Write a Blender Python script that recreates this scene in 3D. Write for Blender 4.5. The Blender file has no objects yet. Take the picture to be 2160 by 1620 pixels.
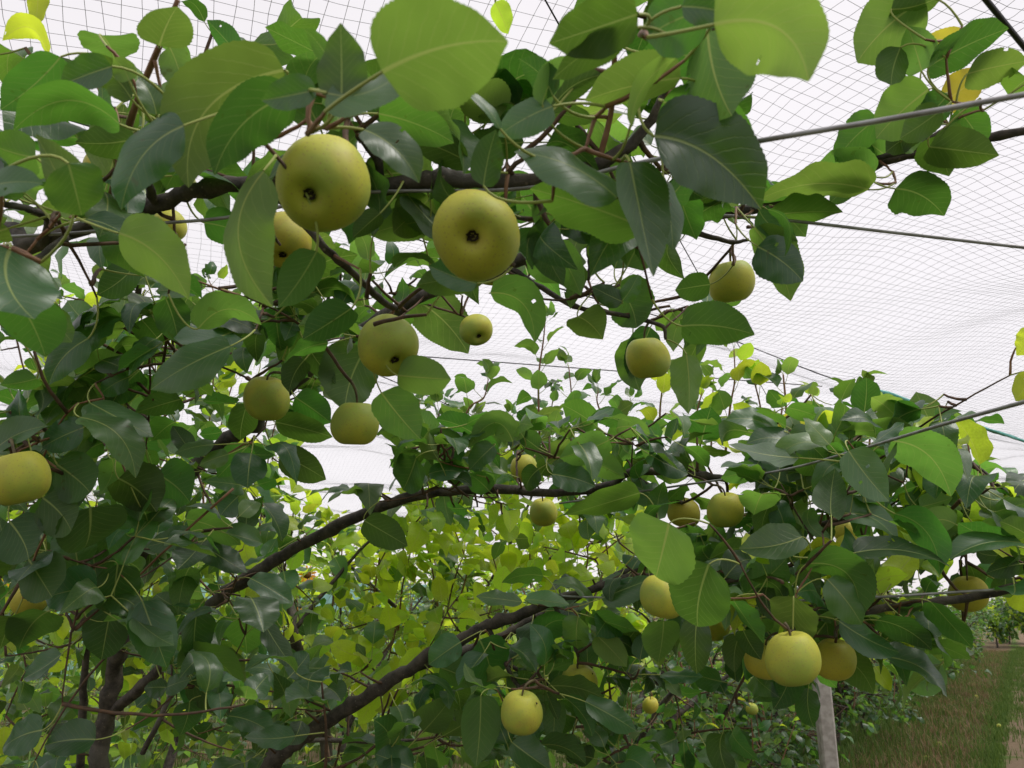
import bpy, math, random
import numpy as np
from mathutils import Vector, Matrix

random.seed(7); np.random.seed(7)
rng = np.random.default_rng(11)
SC = bpy.context.scene
COL = SC.collection

# ------------------------------------------------------------------ camera
CAM_H = 1.6
PITCH = math.radians(16.4)
LENS = 27.2
FPX = 2160 * LENS / 36.0
cam_d = bpy.data.cameras.new('camera'); cam = bpy.data.objects.new('camera', cam_d); COL.objects.link(cam)
cam.location = (0, 0, CAM_H); cam.rotation_euler = (math.radians(90) + PITCH, 0, 0)
cam_d.lens = LENS; cam_d.sensor_width = 36; cam_d.sensor_fit = 'HORIZONTAL'
cam_d.clip_start = 0.02; cam_d.clip_end = 1500
cam_d.dof.use_dof = True; cam_d.dof.focus_distance = 1.7; cam_d.dof.aperture_fstop = 13
SC.camera = cam

# ------------------------------------------------------------------ sky, sun, exposure
SUN_EL, SUN_ROT = math.radians(62), math.radians(100)
world = bpy.data.worlds.new('World'); SC.world = world; world.use_nodes = True
nt = world.node_tree; nt.nodes.clear()
w_out = nt.nodes.new('ShaderNodeOutputWorld'); w_bg = nt.nodes.new('ShaderNodeBackground')
w_sky = nt.nodes.new('ShaderNodeTexSky'); w_sky.sky_type = 'NISHITA'; w_sky.sun_disc = False
w_sky.sun_elevation = SUN_EL; w_sky.sun_rotation = SUN_ROT; w_sky.air_density = 1.0; w_sky.dust_density = 3.0
w_mix = nt.nodes.new('ShaderNodeMix'); w_mix.data_type = 'RGBA'; w_mix.inputs[0].default_value = 0.86
# an even overcast cloud deck (soft large-scale variation) over a little clear sky
w_tc = nt.nodes.new('ShaderNodeTexCoord'); w_n = nt.nodes.new('ShaderNodeTexNoise'); w_n.inputs['Scale'].default_value = 1.6
w_n.inputs['Detail'].default_value = 3
w_r = nt.nodes.new('ShaderNodeValToRGB')
w_r.color_ramp.elements[0].position = 0.3; w_r.color_ramp.elements[0].color = (7.0, 6.6, 6.68, 1)
w_r.color_ramp.elements[1].position = 0.7; w_r.color_ramp.elements[1].color = (8.0, 7.62, 7.7, 1)
nt.links.new(w_tc.outputs['Generated'], w_n.inputs['Vector']); nt.links.new(w_n.outputs['Fac'], w_r.inputs['Fac'])
nt.links.new(w_sky.outputs['Color'], w_mix.inputs[6]); nt.links.new(w_r.outputs['Color'], w_mix.inputs[7])
nt.links.new(w_mix.outputs[2], w_bg.inputs['Color']); w_bg.inputs['Strength'].default_value = 0.1
nt.links.new(w_bg.outputs['Background'], w_out.inputs['Surface'])

sun_d = bpy.data.lights.new('sun', 'SUN'); sun = bpy.data.objects.new('sun', sun_d); COL.objects.link(sun)
sun_d.energy = 1.5; sun_d.angle = math.radians(22); sun_d.color = (1.0, 0.96, 0.9)
sun.rotation_euler = Vector((math.cos(SUN_EL) * math.sin(SUN_ROT), math.cos(SUN_EL) * math.cos(SUN_ROT), math.sin(SUN_EL))).to_track_quat('Z', 'Y').to_euler()

SC.view_settings.view_transform = 'Standard'; SC.view_settings.look = 'None'
SC.view_settings.exposure = 0.48; SC.view_settings.gamma = 1.0
cy = SC.cycles
cy.use_denoising = True
cy.max_bounces = 6; cy.diffuse_bounces = 4; cy.glossy_bounces = 2; cy.transmission_bounces = 4; cy.transparent_max_bounces = 8
cy.sample_clamp_indirect = 4.0

# ------------------------------------------------------------------ picture <-> place
cP, sP = math.cos(PITCH), math.sin(PITCH)
RIGHT = np.array([1., 0, 0]); FWD = np.array([0, cP, sP]); UPV = np.array([0, -sP, cP]); EYE = np.array([0, 0, CAM_H])
def P(px, py, d):
    return EYE + RIGHT * ((px - 1080) / FPX * d) + UPV * ((810 - py) / FPX * d) + FWD * d
def proj(p):
    q = np.asarray(p) - EYE
    d = q @ FWD
    d = np.where(np.abs(d) < 1e-4, 1e-4, d)
    return 1080 + (q @ RIGHT) / d * FPX, 810 - (q @ UPV) / d * FPX, d
def ray_z(px, py, z):
    r = P(px, py, 1.0) - EYE
    return EYE + r * ((z - CAM_H) / r[2])
ROW_A = math.radians(32.3)
RU = np.array([math.sin(ROW_A), math.cos(ROW_A), 0]); RN = np.array([-math.cos(ROW_A), math.sin(ROW_A), 0])
def row_pos(n, s, z=0.0):
    return RN * n + RU * s + np.array([0, 0, z])
def unit(v):
    v = np.asarray(v, float); l = np.linalg.norm(v)
    return v / l if l > 1e-9 else np.array([0, 0, 1.])

# ------------------------------------------------------------------ object helpers
def link(name, data, parent=None, mats=None):
    o = bpy.data.objects.new(name, data); COL.objects.link(o)
    if parent is not None: o.parent = parent
    return o
def tag(o, label=None, cat=None, group=None, kind=None):
    if label: o['label'] = label
    if cat: o['category'] = cat
    if group: o['group'] = group
    if kind: o['kind'] = kind
    return o
def make_mesh(name, V, F, mats, fm=None, uv=None, smooth=True):
    """V (n,3); F list of arrays (quads/tris) ; fm per-face material; uv per-vertex (n,2)"""
    me = bpy.data.meshes.new(name)
    V = np.asarray(V, np.float32)
    if isinstance(F, np.ndarray):
        nf, k = F.shape
        me.vertices.add(len(V)); me.vertices.foreach_set('co', V.ravel())
        me.loops.add(nf * k); me.loops.foreach_set('vertex_index', F.astype(np.int32).ravel())
        me.polygons.add(nf)
        me.polygons.foreach_set('loop_start', np.arange(0, nf * k, k, dtype=np.int32))
        me.polygons.foreach_set('loop_total', np.full(nf, k, np.int32))
    else:
        me.from_pydata([tuple(v) for v in V], [], [tuple(int(i) for i in f) for f in F])
    if not isinstance(mats, (list, tuple)): mats = [mats]
    for m in mats: me.materials.append(m)
    n = len(me.polygons)
    if fm is not None: me.polygons.foreach_set('material_index', np.asarray(fm, np.int32))
    if smooth: me.polygons.foreach_set('use_smooth', np.ones(n, bool))
    if uv is not None:
        lay = me.uv_layers.new(name='UVMap')
        li = np.zeros(len(me.loops), np.int32); me.loops.foreach_get('vertex_index', li)
        lay.data.foreach_set('uv', np.asarray(uv, np.float32)[li].ravel())
    me.update(calc_edges=True)
    return me
def catmull(pts, n=6):
    pts = np.asarray(pts, float)
    if len(pts) < 3:
        t = np.linspace(0, 1, n + 1)[:, None]
        return pts[0] * (1 - t) + pts[-1] * t
    e = np.vstack([2 * pts[0] - pts[1], pts, 2 * pts[-1] - pts[-2]])
    out = []
    for i in range(len(pts) - 1):
        p0, p1, p2, p3 = e[i], e[i + 1], e[i + 2], e[i + 3]
        for k in range(n):
            t = k / n
            out.append(.5 * ((2 * p1) + (-p0 + p2) * t + (2 * p0 - 5 * p1 + 4 * p2 - p3) * t * t + (-p0 + 3 * p1 - 3 * p2 + p3) * t ** 3))
    out.append(pts[-1])
    return np.array(out)
def tube(path, rad, sides=8, wob=0.0, cap=True, seed=0):
    path = np.asarray(path, float); n = len(path)
    rad = np.broadcast_to(np.asarray(rad, float), (n,)).copy()
    if cap:
        a, b = unit(path[0] - path[1]), unit(path[-1] - path[-2])
        path = np.vstack([path[0] + a * rad[0] * .3, path, path[-1] + b * rad[-1] * .3]); rad = np.concatenate([[rad[0] * .03], rad, [rad[-1] * .03]]); n += 2
    tg = np.gradient(path, axis=0); tg /= np.maximum(np.linalg.norm(tg, axis=1), 1e-9)[:, None]
    ref = np.array([0, 0, 1.]) if abs(tg[0][2]) < .9 else np.array([1., 0, 0])
    a = unit(np.cross(tg[0], ref)); V = []
    r0 = np.random.default_rng(seed)
    ph = r0.uniform(0, 6.28, 6)
    ang = np.linspace(0, 2 * math.pi, sides, endpoint=False)
    for i in range(n):
        a = unit(a - tg[i] * (a @ tg[i])); b = np.cross(tg[i], a)
        rr = np.full(sides, rad[i])
        if wob:
            rr = rr * (1 + wob * (np.sin(ang * 2 + ph[0] + i * .7) * .5 + np.sin(ang * 3 + ph[1] - i * .43) * .4 + r0.normal(0, .35, sides)))
        V.append(path[i] + np.outer(np.cos(ang) * rr, a) + np.outer(np.sin(ang) * rr, b))
    V = np.vstack(V)
    i, j = np.meshgrid(np.arange(n - 1), np.arange(sides), indexing='ij'); j2 = (j + 1) % sides
    F = np.stack([i * sides + j, i * sides + j2, (i + 1) * sides + j2, (i + 1) * sides + j], -1).reshape(-1, 4)
    return V, F
class Acc:
    """joins pieces into one mesh"""
    def __init__(s): s.V = []; s.F = []; s.U = []; s.M = []; s.n = 0
    def add(s, V, F, U=None, m=0):
        s.V.append(V); s.F.append(F + s.n); s.n += len(V)
        s.U.append(U if U is not None else np.zeros((len(V), 2))); s.M.append(np.full(len(F), m) if np.isscalar(m) else m)
    def mesh(s, name, mats, smooth=True):
        return make_mesh(name, np.vstack(s.V), np.vstack(s.F), mats, np.concatenate(s.M), np.vstack(s.U), smooth)

# ------------------------------------------------------------------ materials
def mat(name):
    m = bpy.data.materials.new(name); m.use_nodes = True
    t = m.node_tree; t.nodes.clear()
    o = t.nodes.new('ShaderNodeOutputMaterial'); b = t.nodes.new('ShaderNodeBsdfPrincipled')
    t.links.new(b.outputs[0], o.inputs[0])
    return m, t, b, o
def N(t, typ, **kw):
    n = t.nodes.new(typ)
    for k, v in kw.items():
        if k.startswith('i_'): n.inputs[int(k[2:])].default_value = v
        else: setattr(n, k, v)
    return n
def math_n(t, op, a, b=None, clamp=False):
    n = t.nodes.new('ShaderNodeMath'); n.operation = op; n.use_clamp = clamp
    for i, x in enumerate((a, b)):
        if x is None: continue
        if isinstance(x, (int, float)): n.inputs[i].default_value = x
        else: t.links.new(x, n.inputs[i])
    return n.outputs[0]
def mixc(t, f, a, b):
    n = t.nodes.new('ShaderNodeMix'); n.data_type = 'RGBA'
    for s, x in ((0, f), (6, a), (7, b)):
        if isinstance(x, (int, float)): n.inputs[s].default_value = x
        elif isinstance(x, tuple): n.inputs[s].default_value = (*x, 1)
        else: t.links.new(x, n.inputs[s])
    return n.outputs[2]
def smooth(t, x, lo, hi):
    n = t.nodes.new('ShaderNodeMapRange'); n.interpolation_type = 'SMOOTHSTEP'; t.links.new(x, n.inputs[0])
    n.inputs[1].default_value = lo; n.inputs[2].default_value = hi; n.inputs[3].default_value = 0; n.inputs[4].default_value = 1
    return n.outputs[0]

def leaf_material(name, top, under, thru, rib, trans=.45, rough=.33):
    m, t, b, o = mat(name)
    uvn = N(t, 'ShaderNodeUVMap'); sep = N(t, 'ShaderNodeSeparateXYZ'); t.links.new(uvn.outputs[0], sep.inputs[0])
    ax = math_n(t, 'ABSOLUTE', math_n(t, 'SUBTRACT', sep.outputs[0], .5))
    # midrib narrows to the tip; side veins sweep forward
    ribw = math_n(t, 'MULTIPLY', math_n(t, 'SUBTRACT', 1.25, sep.outputs[1]), .022)
    midr = math_n(t, 'SUBTRACT', 1.0, smooth(t, math_n(t, 'DIVIDE', ax, ribw), .35, 1.0))
    vn = N(t, 'ShaderNodeTexNoise'); vn.inputs['Scale'].default_value = 5.0; t.links.new(uvn.outputs[0], vn.inputs['Vector'])
    vy = math_n(t, 'ADD', sep.outputs[1], math_n(t, 'MULTIPLY', vn.outputs['Fac'], .09))
    ph = math_n(t, 'FRACT', math_n(t, 'ADD', math_n(t, 'MULTIPLY', math_n(t, 'SUBTRACT', vy, math_n(t, 'MULTIPLY', math_n(t, 'POWER', ax, .8), .62)), 9.0), 10.0))
    vd = math_n(t, 'ABSOLUTE', math_n(t, 'SUBTRACT', ph, .5))
    vein = math_n(t, 'MULTIPLY', math_n(t, 'SUBTRACT', 1.0, smooth(t, vd, .0, .085)), math_n(t, 'SUBTRACT', 1.0, smooth(t, ax, .18, .5)))
    oi = N(t, 'ShaderNodeObjectInfo'); ge = N(t, 'ShaderNodeNewGeometry')
    rnd = math_n(t, 'FRACT', math_n(t, 'ADD', oi.outputs['Random'], ge.outputs['Random Per Island']))
    rnd2 = math_n(t, 'FRACT', math_n(t, 'MULTIPLY', rnd, 7.31))
    no = N(t, 'ShaderNodeTexNoise'); no.inputs['Scale'].default_value = 26; no.inputs['Detail'].default_value = 4
    tc = N(t, 'ShaderNodeTexCoord'); t.links.new(tc.outputs['Object'], no.inputs['Vector'])
    side = mixc(t, ge.outputs['Backfacing'], top, under)
    hs = N(t, 'ShaderNodeHueSaturation')
    hs.inputs['Hue'].default_value = .5
    t.links.new(math_n(t, 'ADD', .472, math_n(t, 'MULTIPLY', rnd2, .045)), hs.inputs['Hue'])
    t.links.new(math_n(t, 'ADD', .55, math_n(t, 'ADD', math_n(t, 'MULTIPLY', rnd, .6), math_n(t, 'MULTIPLY', no.outputs['Fac'], .35))), hs.inputs['Value'])
    t.links.new(side, hs.inputs['Color'])
    c1 = mixc(t, math_n(t, 'MULTIPLY', vein, .17), hs.outputs[0], rib)
    c2 = mixc(t, math_n(t, 'MULTIPLY', midr, .8), c1, rib)
    # a few brown specks and edge burn
    sp = N(t, 'ShaderNodeTexNoise'); sp.inputs['Scale'].default_value = 95; sp.inputs['Detail'].default_value = 1
    t.links.new(tc.outputs['Object'], sp.inputs['Vector'])
    spk = math_n(t, 'MULTIPLY', smooth(t, sp.outputs['Fac'], .70, .74), smooth(t, rnd2, .45, .5))
    c3 = mixc(t, math_n(t, 'MULTIPLY', spk, .8), c2, (.05, .03, .012))
    t.links.new(c3, b.inputs['Base Color'])
    b.inputs['Roughness'].default_value = rough; b.inputs['Specular IOR Level'].default_value = .6
    rg = math_n(t, 'ADD', rough, math_n(t, 'MULTIPLY', ge.outputs['Backfacing'], .30)); 
    t.links.new(math_n(t, 'ADD', rg, math_n(t, 'MULTIPLY', no.outputs['Fac'], .12)), b.inputs['Roughness'])
    b.inputs['Coat Roughness'].default_value = .33; b.inputs['Coat IOR'].default_value = 1.6
    t.links.new(math_n(t, 'MULTIPLY', math_n(t, 'SUBTRACT', 1.0, ge.outputs['Backfacing']), .30), b.inputs['Coat Weight'])
    bmp = N(t, 'ShaderNodeBump'); bmp.inputs['Strength'].default_value = .3; bmp.inputs['Distance'].default_value = .002
    hgt = math_n(t, 'SUBTRACT', math_n(t, 'MULTIPLY', no.outputs['Fac'], .8), math_n(t, 'MAXIMUM', math_n(t, 'MULTIPLY', vein, .7), midr))
    t.links.new(hgt, bmp.inputs['Height']); t.links.new(bmp.outputs[0], b.inputs['Normal'])
    tr = N(t, 'ShaderNodeBsdfTranslucent')
    hs2 = N(t, 'ShaderNodeHueSaturation'); t.links.new(math_n(t, 'ADD', .475, math_n(t, 'MULTIPLY', rnd2, .04)), hs2.inputs['Hue'])
    t.links.new(math_n(t, 'ADD', .40, math_n(t, 'ADD', math_n(t, 'MULTIPLY', rnd, .7), math_n(t, 'MULTIPLY', no.outputs['Fac'], .5))), hs2.inputs['Value'])
    hs2.inputs['Color'].default_value = (*thru, 1)
    t.links.new(mixc(t, math_n(t, 'MULTIPLY', math_n(t, 'MAXIMUM', midr, math_n(t, 'MULTIPLY', vein, .36)), .6), hs2.outputs[0], rib), tr.inputs['Color'])
    mx = N(t, 'ShaderNodeMixShader'); mx.inputs[0].default_value = trans
    t.links.new(b.outputs[0], mx.inputs[1]); t.links.new(tr.outputs[0], mx.inputs[2]); t.links.new(mx.outputs[0], o.inputs[0])
    return m

L_MAT = leaf_material('leaf_mature', (.028, .088, .032), (.055, .108, .038), (.13, .34, .030), (.34, .42, .12), .39)
L_PALE = leaf_material('leaf_pale', (.055, .140, .042), (.11, .185, .065), (.23, .46, .055), (.42, .48, .14), .42)
L_YOUNG = leaf_material('leaf_young', (.30, .48, .028), (.32, .45, .05), (.66, .92, .05), (.55, .58, .14), .5, .40)
L_YEL = leaf_material('leaf_yellow', (.46, .46, .035), (.46, .44, .06), (.74, .72, .05), (.6, .55, .12), .5, .45)
LM = {'n': L_MAT, 'd': L_MAT, 'l': L_PALE, 'g': L_YOUNG, 'y': L_YEL}

def simple(name, col, rough=.6, spec=.3, noise=None, bump=0, metal=0):
    m, t, b, o = mat(name)
    b.inputs['Roughness'].default_value = rough; b.inputs['Specular IOR Level'].default_value = spec; b.inputs['Metallic'].default_value = metal
    b.inputs['Base Color'].default_value = (*col, 1)
    if noise:
        sc, col2 = noise
        tc = N(t, 'ShaderNodeTexCoord'); no = N(t, 'ShaderNodeTexNoise'); no.inputs['Scale'].default_value = sc; no.inputs['Detail'].default_value = 6
        t.links.new(tc.outputs['Object'], no.inputs['Vector'])
        t.links.new(mixc(t, smooth(t, no.outputs['Fac'], .35, .65), col, col2), b.inputs['Base Color'])
        if bump:
            bm = N(t, 'ShaderNodeBump'); bm.inputs['Strength'].default_value = .7; bm.inputs['Distance'].default_value = bump
            t.links.new(no.outputs['Fac'], bm.inputs['Height']); t.links.new(bm.outputs[0], b.inputs['Normal'])
    return m
PETIOLE = simple('petiole', (.33, .38, .10), .5, .35)
TWIG = simple('twig_bark', (.075, .050, .036), .7, .25, (60, (.13, .075, .045)), .0006)
SHOOT = simple('shoot_bark', (.19, .090, .050), .55, .35, (40, (.27, .15, .085)), .0004)
def bark_material():
    m, t, b, o = mat('bark')
    tc = N(t, 'ShaderNodeTexCoord'); n1 = N(t, 'ShaderNodeTexNoise'); n1.inputs['Scale'].default_value = 28; n1.inputs['Detail'].default_value = 8; n1.inputs['Roughness'].default_value = .7
    n2 = N(t, 'ShaderNodeTexNoise'); n2.inputs['Scale'].default_value = 5; n2.inputs['Detail'].default_value = 3
    v = N(t, 'ShaderNodeTexVoronoi'); v.inputs['Scale'].default_value = 70
    for n in (n1, n2, v): t.links.new(tc.outputs['Object'], n.inputs['Vector'])
    a = mixc(t, smooth(t, n1.outputs['Fac'], .35, .68), (.036, .031, .028), (.115, .095, .078))
    a = mixc(t, math_n(t, 'MULTIPLY', smooth(t, n2.outputs['Fac'], .5, .72), .6), a, (.16, .148, .13))
    a = mixc(t, math_n(t, 'MULTIPLY', math_n(t, 'SUBTRACT', 1.0, smooth(t, v.outputs['Distance'], .06, .16)), .5), a, (.28, .23, .17))
    t.links.new(a, b.inputs['Base Color']); b.inputs['Roughness'].default_value = .72; b.inputs['Specular IOR Level'].default_value = .3
    bm = N(t, 'ShaderNodeBump'); bm.inputs['Strength'].default_value = 1.0; bm.inputs['Distance'].default_value = .005
    t.links.new(n1.outputs['Fac'], bm.inputs['Height']); t.links.new(bm.outputs[0], b.inputs['Normal'])
    return m
BARK = bark_material()
def pear_material(name, c_ripe, c_green, c_warm):
    m, t, b, o = mat(name)
    tc = N(t, 'ShaderNodeTexCoord'); oi = N(t, 'ShaderNodeObjectInfo')
    add = N(t, 'ShaderNodeVectorMath', operation='ADD'); t.links.new(tc.outputs['Object'], add.inputs[0])
    cx = N(t, 'ShaderNodeCombineXYZ'); r20 = math_n(t, 'MULTIPLY', oi.outputs['Random'], 20.0)
    for i in range(3): t.links.new(r20, cx.inputs[i])
    t.links.new(cx.outputs[0], add.inputs[1])
    n1 = N(t, 'ShaderNodeTexNoise'); n1.inputs['Scale'].default_value = 16; n1.inputs['Detail'].default_value = 3
    n2 = N(t, 'ShaderNodeTexNoise'); n2.inputs['Scale'].default_value = 30; n2.inputs['Detail'].default_value = 5
    v = N(t, 'ShaderNodeTexVoronoi'); v.inputs['Scale'].default_value = 240
    for n in (n1, n2, v): t.links.new(add.outputs[0], n.inputs['Vector'])
    a = mixc(t, smooth(t, n1.outputs['Fac'], .38, .66), c_ripe, c_green)
    a = mixc(t, math_n(t, 'MULTIPLY', smooth(t, n2.outputs['Fac'], .52, .75), .55), a, c_warm)
    dots = math_n(t, 'SUBTRACT', 1.0, smooth(t, v.outputs['Distance'], .16, .3))
    a = mixc(t, math_n(t, 'MULTIPLY', dots, .45), a, (.30, .22, .08))
    t.links.new(a, b.inputs['Base Color'])
    b.inputs['Roughness'].default_value = .55; b.inputs['Specular IOR Level'].default_value = .32
    b.inputs['Subsurface Weight'].default_value = .15; b.inputs['Subsurface Radius'].default_value = (.6, .5, .15); b.inputs['Subsurface Scale'].default_value = .01
    bm = N(t, 'ShaderNodeBump'); bm.inputs['Strength'].default_value = .12; bm.inputs['Distance'].default_value = .0006
    t.links.new(v.outputs['Distance'], bm.inputs['Height']); t.links.new(bm.outputs[0], b.inputs['Normal'])
    return m
PEAR = pear_material('pear_skin', (.46, .45, .055), (.30, .37, .060), (.38, .31, .06))
PEAR_W = pear_material('pear_skin_warm', (.47, .41, .05), (.36, .36, .055), (.40, .29, .05))
STALK = simple('stalk', (.12, .10, .045), .6, .3, (80, (.07, .05, .03)))
CALYX = simple('calyx', (.030, .022, .014), .8, .1)
WIRE = simple('galvanised_wire', (.34, .34, .35), .45, .5, (40, (.22, .21, .21)), 0, .35)
CABLE = simple('cable', (.02, .02, .022), .5, .3)
NETM = simple('net_strand', (.20, .20, .21), .6, .3)
TEAL = simple('teal_net', (.10, .36, .33), .7, .2, (30, (.20, .50, .46)))

# ------------------------------------------------------------------ leaf geometry
def prof(v):
    w = np.power(np.clip(v, 0, 1), .45) * np.power(np.clip(1 - v, 0, 1), .72)
    w = w / .4645
    s = np.clip((v - .80) / .2, 0, 1); s = s * s * (3 - 2 * s)
    return w * (1 - .42 * s)
def blade(B, M, T, W, up, nv=16, nu=8, fold=.12, cup=0., wav=.03, twist=0., seed=0, lobe=.03):
    """leaf blade along a curved midrib B-M-T; W full width; up = normal of its upper side"""
    r0 = np.random.default_rng(seed)
    B, M, T, up = map(lambda x: np.asarray(x, float), (B, M, T, up))
    v = np.linspace(0, 1, nv + 1) ** .9
    C = 2 * M - .5 * (B + T)                       # so that the curve passes through M
    c = ((1 - v) ** 2)[:, None] * B + (2 * v * (1 - v))[:, None] * C + (v ** 2)[:, None] * T
    tg = np.gradient(c, axis=0); tg /= np.linalg.norm(tg, axis=1)[:, None] + 1e-9
    u = np.linspace(-1, 1, nu + 1)
    hw = prof(v) * W * .5
    jag = 1 + np.where(np.arange(nv + 1) % 2 == 0, 1, -1) * (.016 if nv > 20 else .0); hw = hw * jag
    L = np.linalg.norm(T - B)
    p1, p2 = r0.uniform(0, 6.28, 2); f1, f2 = r0.uniform(1.6, 3.2, 2); asym = r0.uniform(-.06, .06)
    V = np.zeros((nv + 1, nu + 1, 3)); U = np.zeros((nv + 1, nu + 1, 2))
    for i in range(nv + 1):
        n = unit(up - tg[i] * (up @ tg[i])); s = np.cross(tg[i], n)
        a = twist * (v[i] - .3); s, n = s * math.cos(a) + n * math.sin(a), n * math.cos(a) - s * math.sin(a)
        x = u * hw[i] * (1 + asym * np.sign(u))
        h = np.abs(x) * fold - cup * x * x / (W * .5 + 1e-9) * 1.2
        h = h + wav * W * (u ** 2) * np.where(u < 0, math.sin(v[i] * 6.28 * f1 + p1), math.sin(v[i] * 6.28 * f2 + p2)) * min(1, prof(v[i]) + .1)
        V[i] = c[i] + np.outer(x, s) + np.outer(h, n) - np.outer(np.abs(u) ** 1.3, tg[i]) * L * lobe * (1 - v[i]) ** 3 * min(1, v[i] * 8)
        U[i, :, 0] = .5 + .5 * u * prof(v[i]); U[i, :, 1] = v[i]
    i, j = np.meshgrid(np.arange(nv), np.arange(nu), indexing='ij'); k = nu + 1
    F = np.stack([i * k + j, i * k + j + 1, (i + 1) * k + j + 1, (i + 1) * k + j], -1).reshape(-1, 4)
    # orient so that the face normal is on the upper side (s x t = n with s = t x n  ->  t x s = -n.. checked by a sample face)
    V = V.reshape(-1, 3); f = F[len(F) // 2]
    nn = np.cross(V[f[1]] - V[f[0]], V[f[3]] - V[f[0]])
    if nn @ up < 0 and abs(nn @ up) > 1e-14: F = F[:, ::-1]
    return V, F, U.reshape(-1, 2), c, tg
def petiole(B, tdir, end, r=.0010, n=5, sides=5):
    B, end = np.asarray(B, float), np.asarray(end, float); L = np.linalg.norm(end - B)
    t = np.linspace(0, 1, n + 1)[:, None]; C = B - np.asarray(tdir) * L * .28 + (end - B) * .2
    path = (1 - t) ** 2 * B + 2 * t * (1 - t) * C + t ** 2 * end
    return tube(path, np.linspace(r * .9, r * 1.25, n + 1), sides, cap=False)

# templates: base of the petiole at the origin, leaf grows along +Y, upper side +Z, blade length 1
def template(i, nv, nu, psides):
    r0 = np.random.default_rng(100 + i)
    pl = r0.uniform(.28, .58); curl = r0.uniform(-.08, .50); lift = r0.uniform(-.1, .15); side = r0.uniform(-.14, .14)
    B = np.array([0, pl, lift * .5]); T = np.array([side, pl + .94, lift * .5 - curl]); M = np.array([side * .1, pl + .5, lift * .5 + curl * .32])
    a = Acc()
    V, F, U, c, tg = blade(B, M, T, r0.uniform(.50, .80), (0, 0, 1), nv, nu, r0.uniform(.02, .60), r0.uniform(-.1, .35), r0.uniform(.02, .09), r0.uniform(-.9, .9), 200 + i)
    a.add(V, F, U, 0)
    if psides:
        V, F = petiole(B, tg[0], (0, 0, 0), .012, 3 if nv < 9 else 5, psides); a.add(V, F, None, 1)
    return a
NT = 22
T_HI = [template(i, 14, 6, 5) for i in range(NT)]
T_MID = [template(i, 8, 4, 3) for i in range(NT)]
T_LO = [template(i, 4, 2, 0) for i in range(NT)]
_tm = {}
def tmesh(lod, i, code):
    k = (lod, i, code)
    if k not in _tm: _tm[k] = (T_HI, T_MID, T_LO)[lod][i].mesh('leaf', [LM[code], PETIOLE])
    return _tm[k]
def leaf_matrix(pos, d, up, scale):
    y = unit(d); z = unit(np.asarray(up) - y * (np.asarray(up) @ y)); x = np.cross(y, z)
    R = np.stack([x, y, z], 1) * scale
    m = np.eye(4); m[:3, :3] = R; m[:3, 3] = pos
    return m

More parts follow.
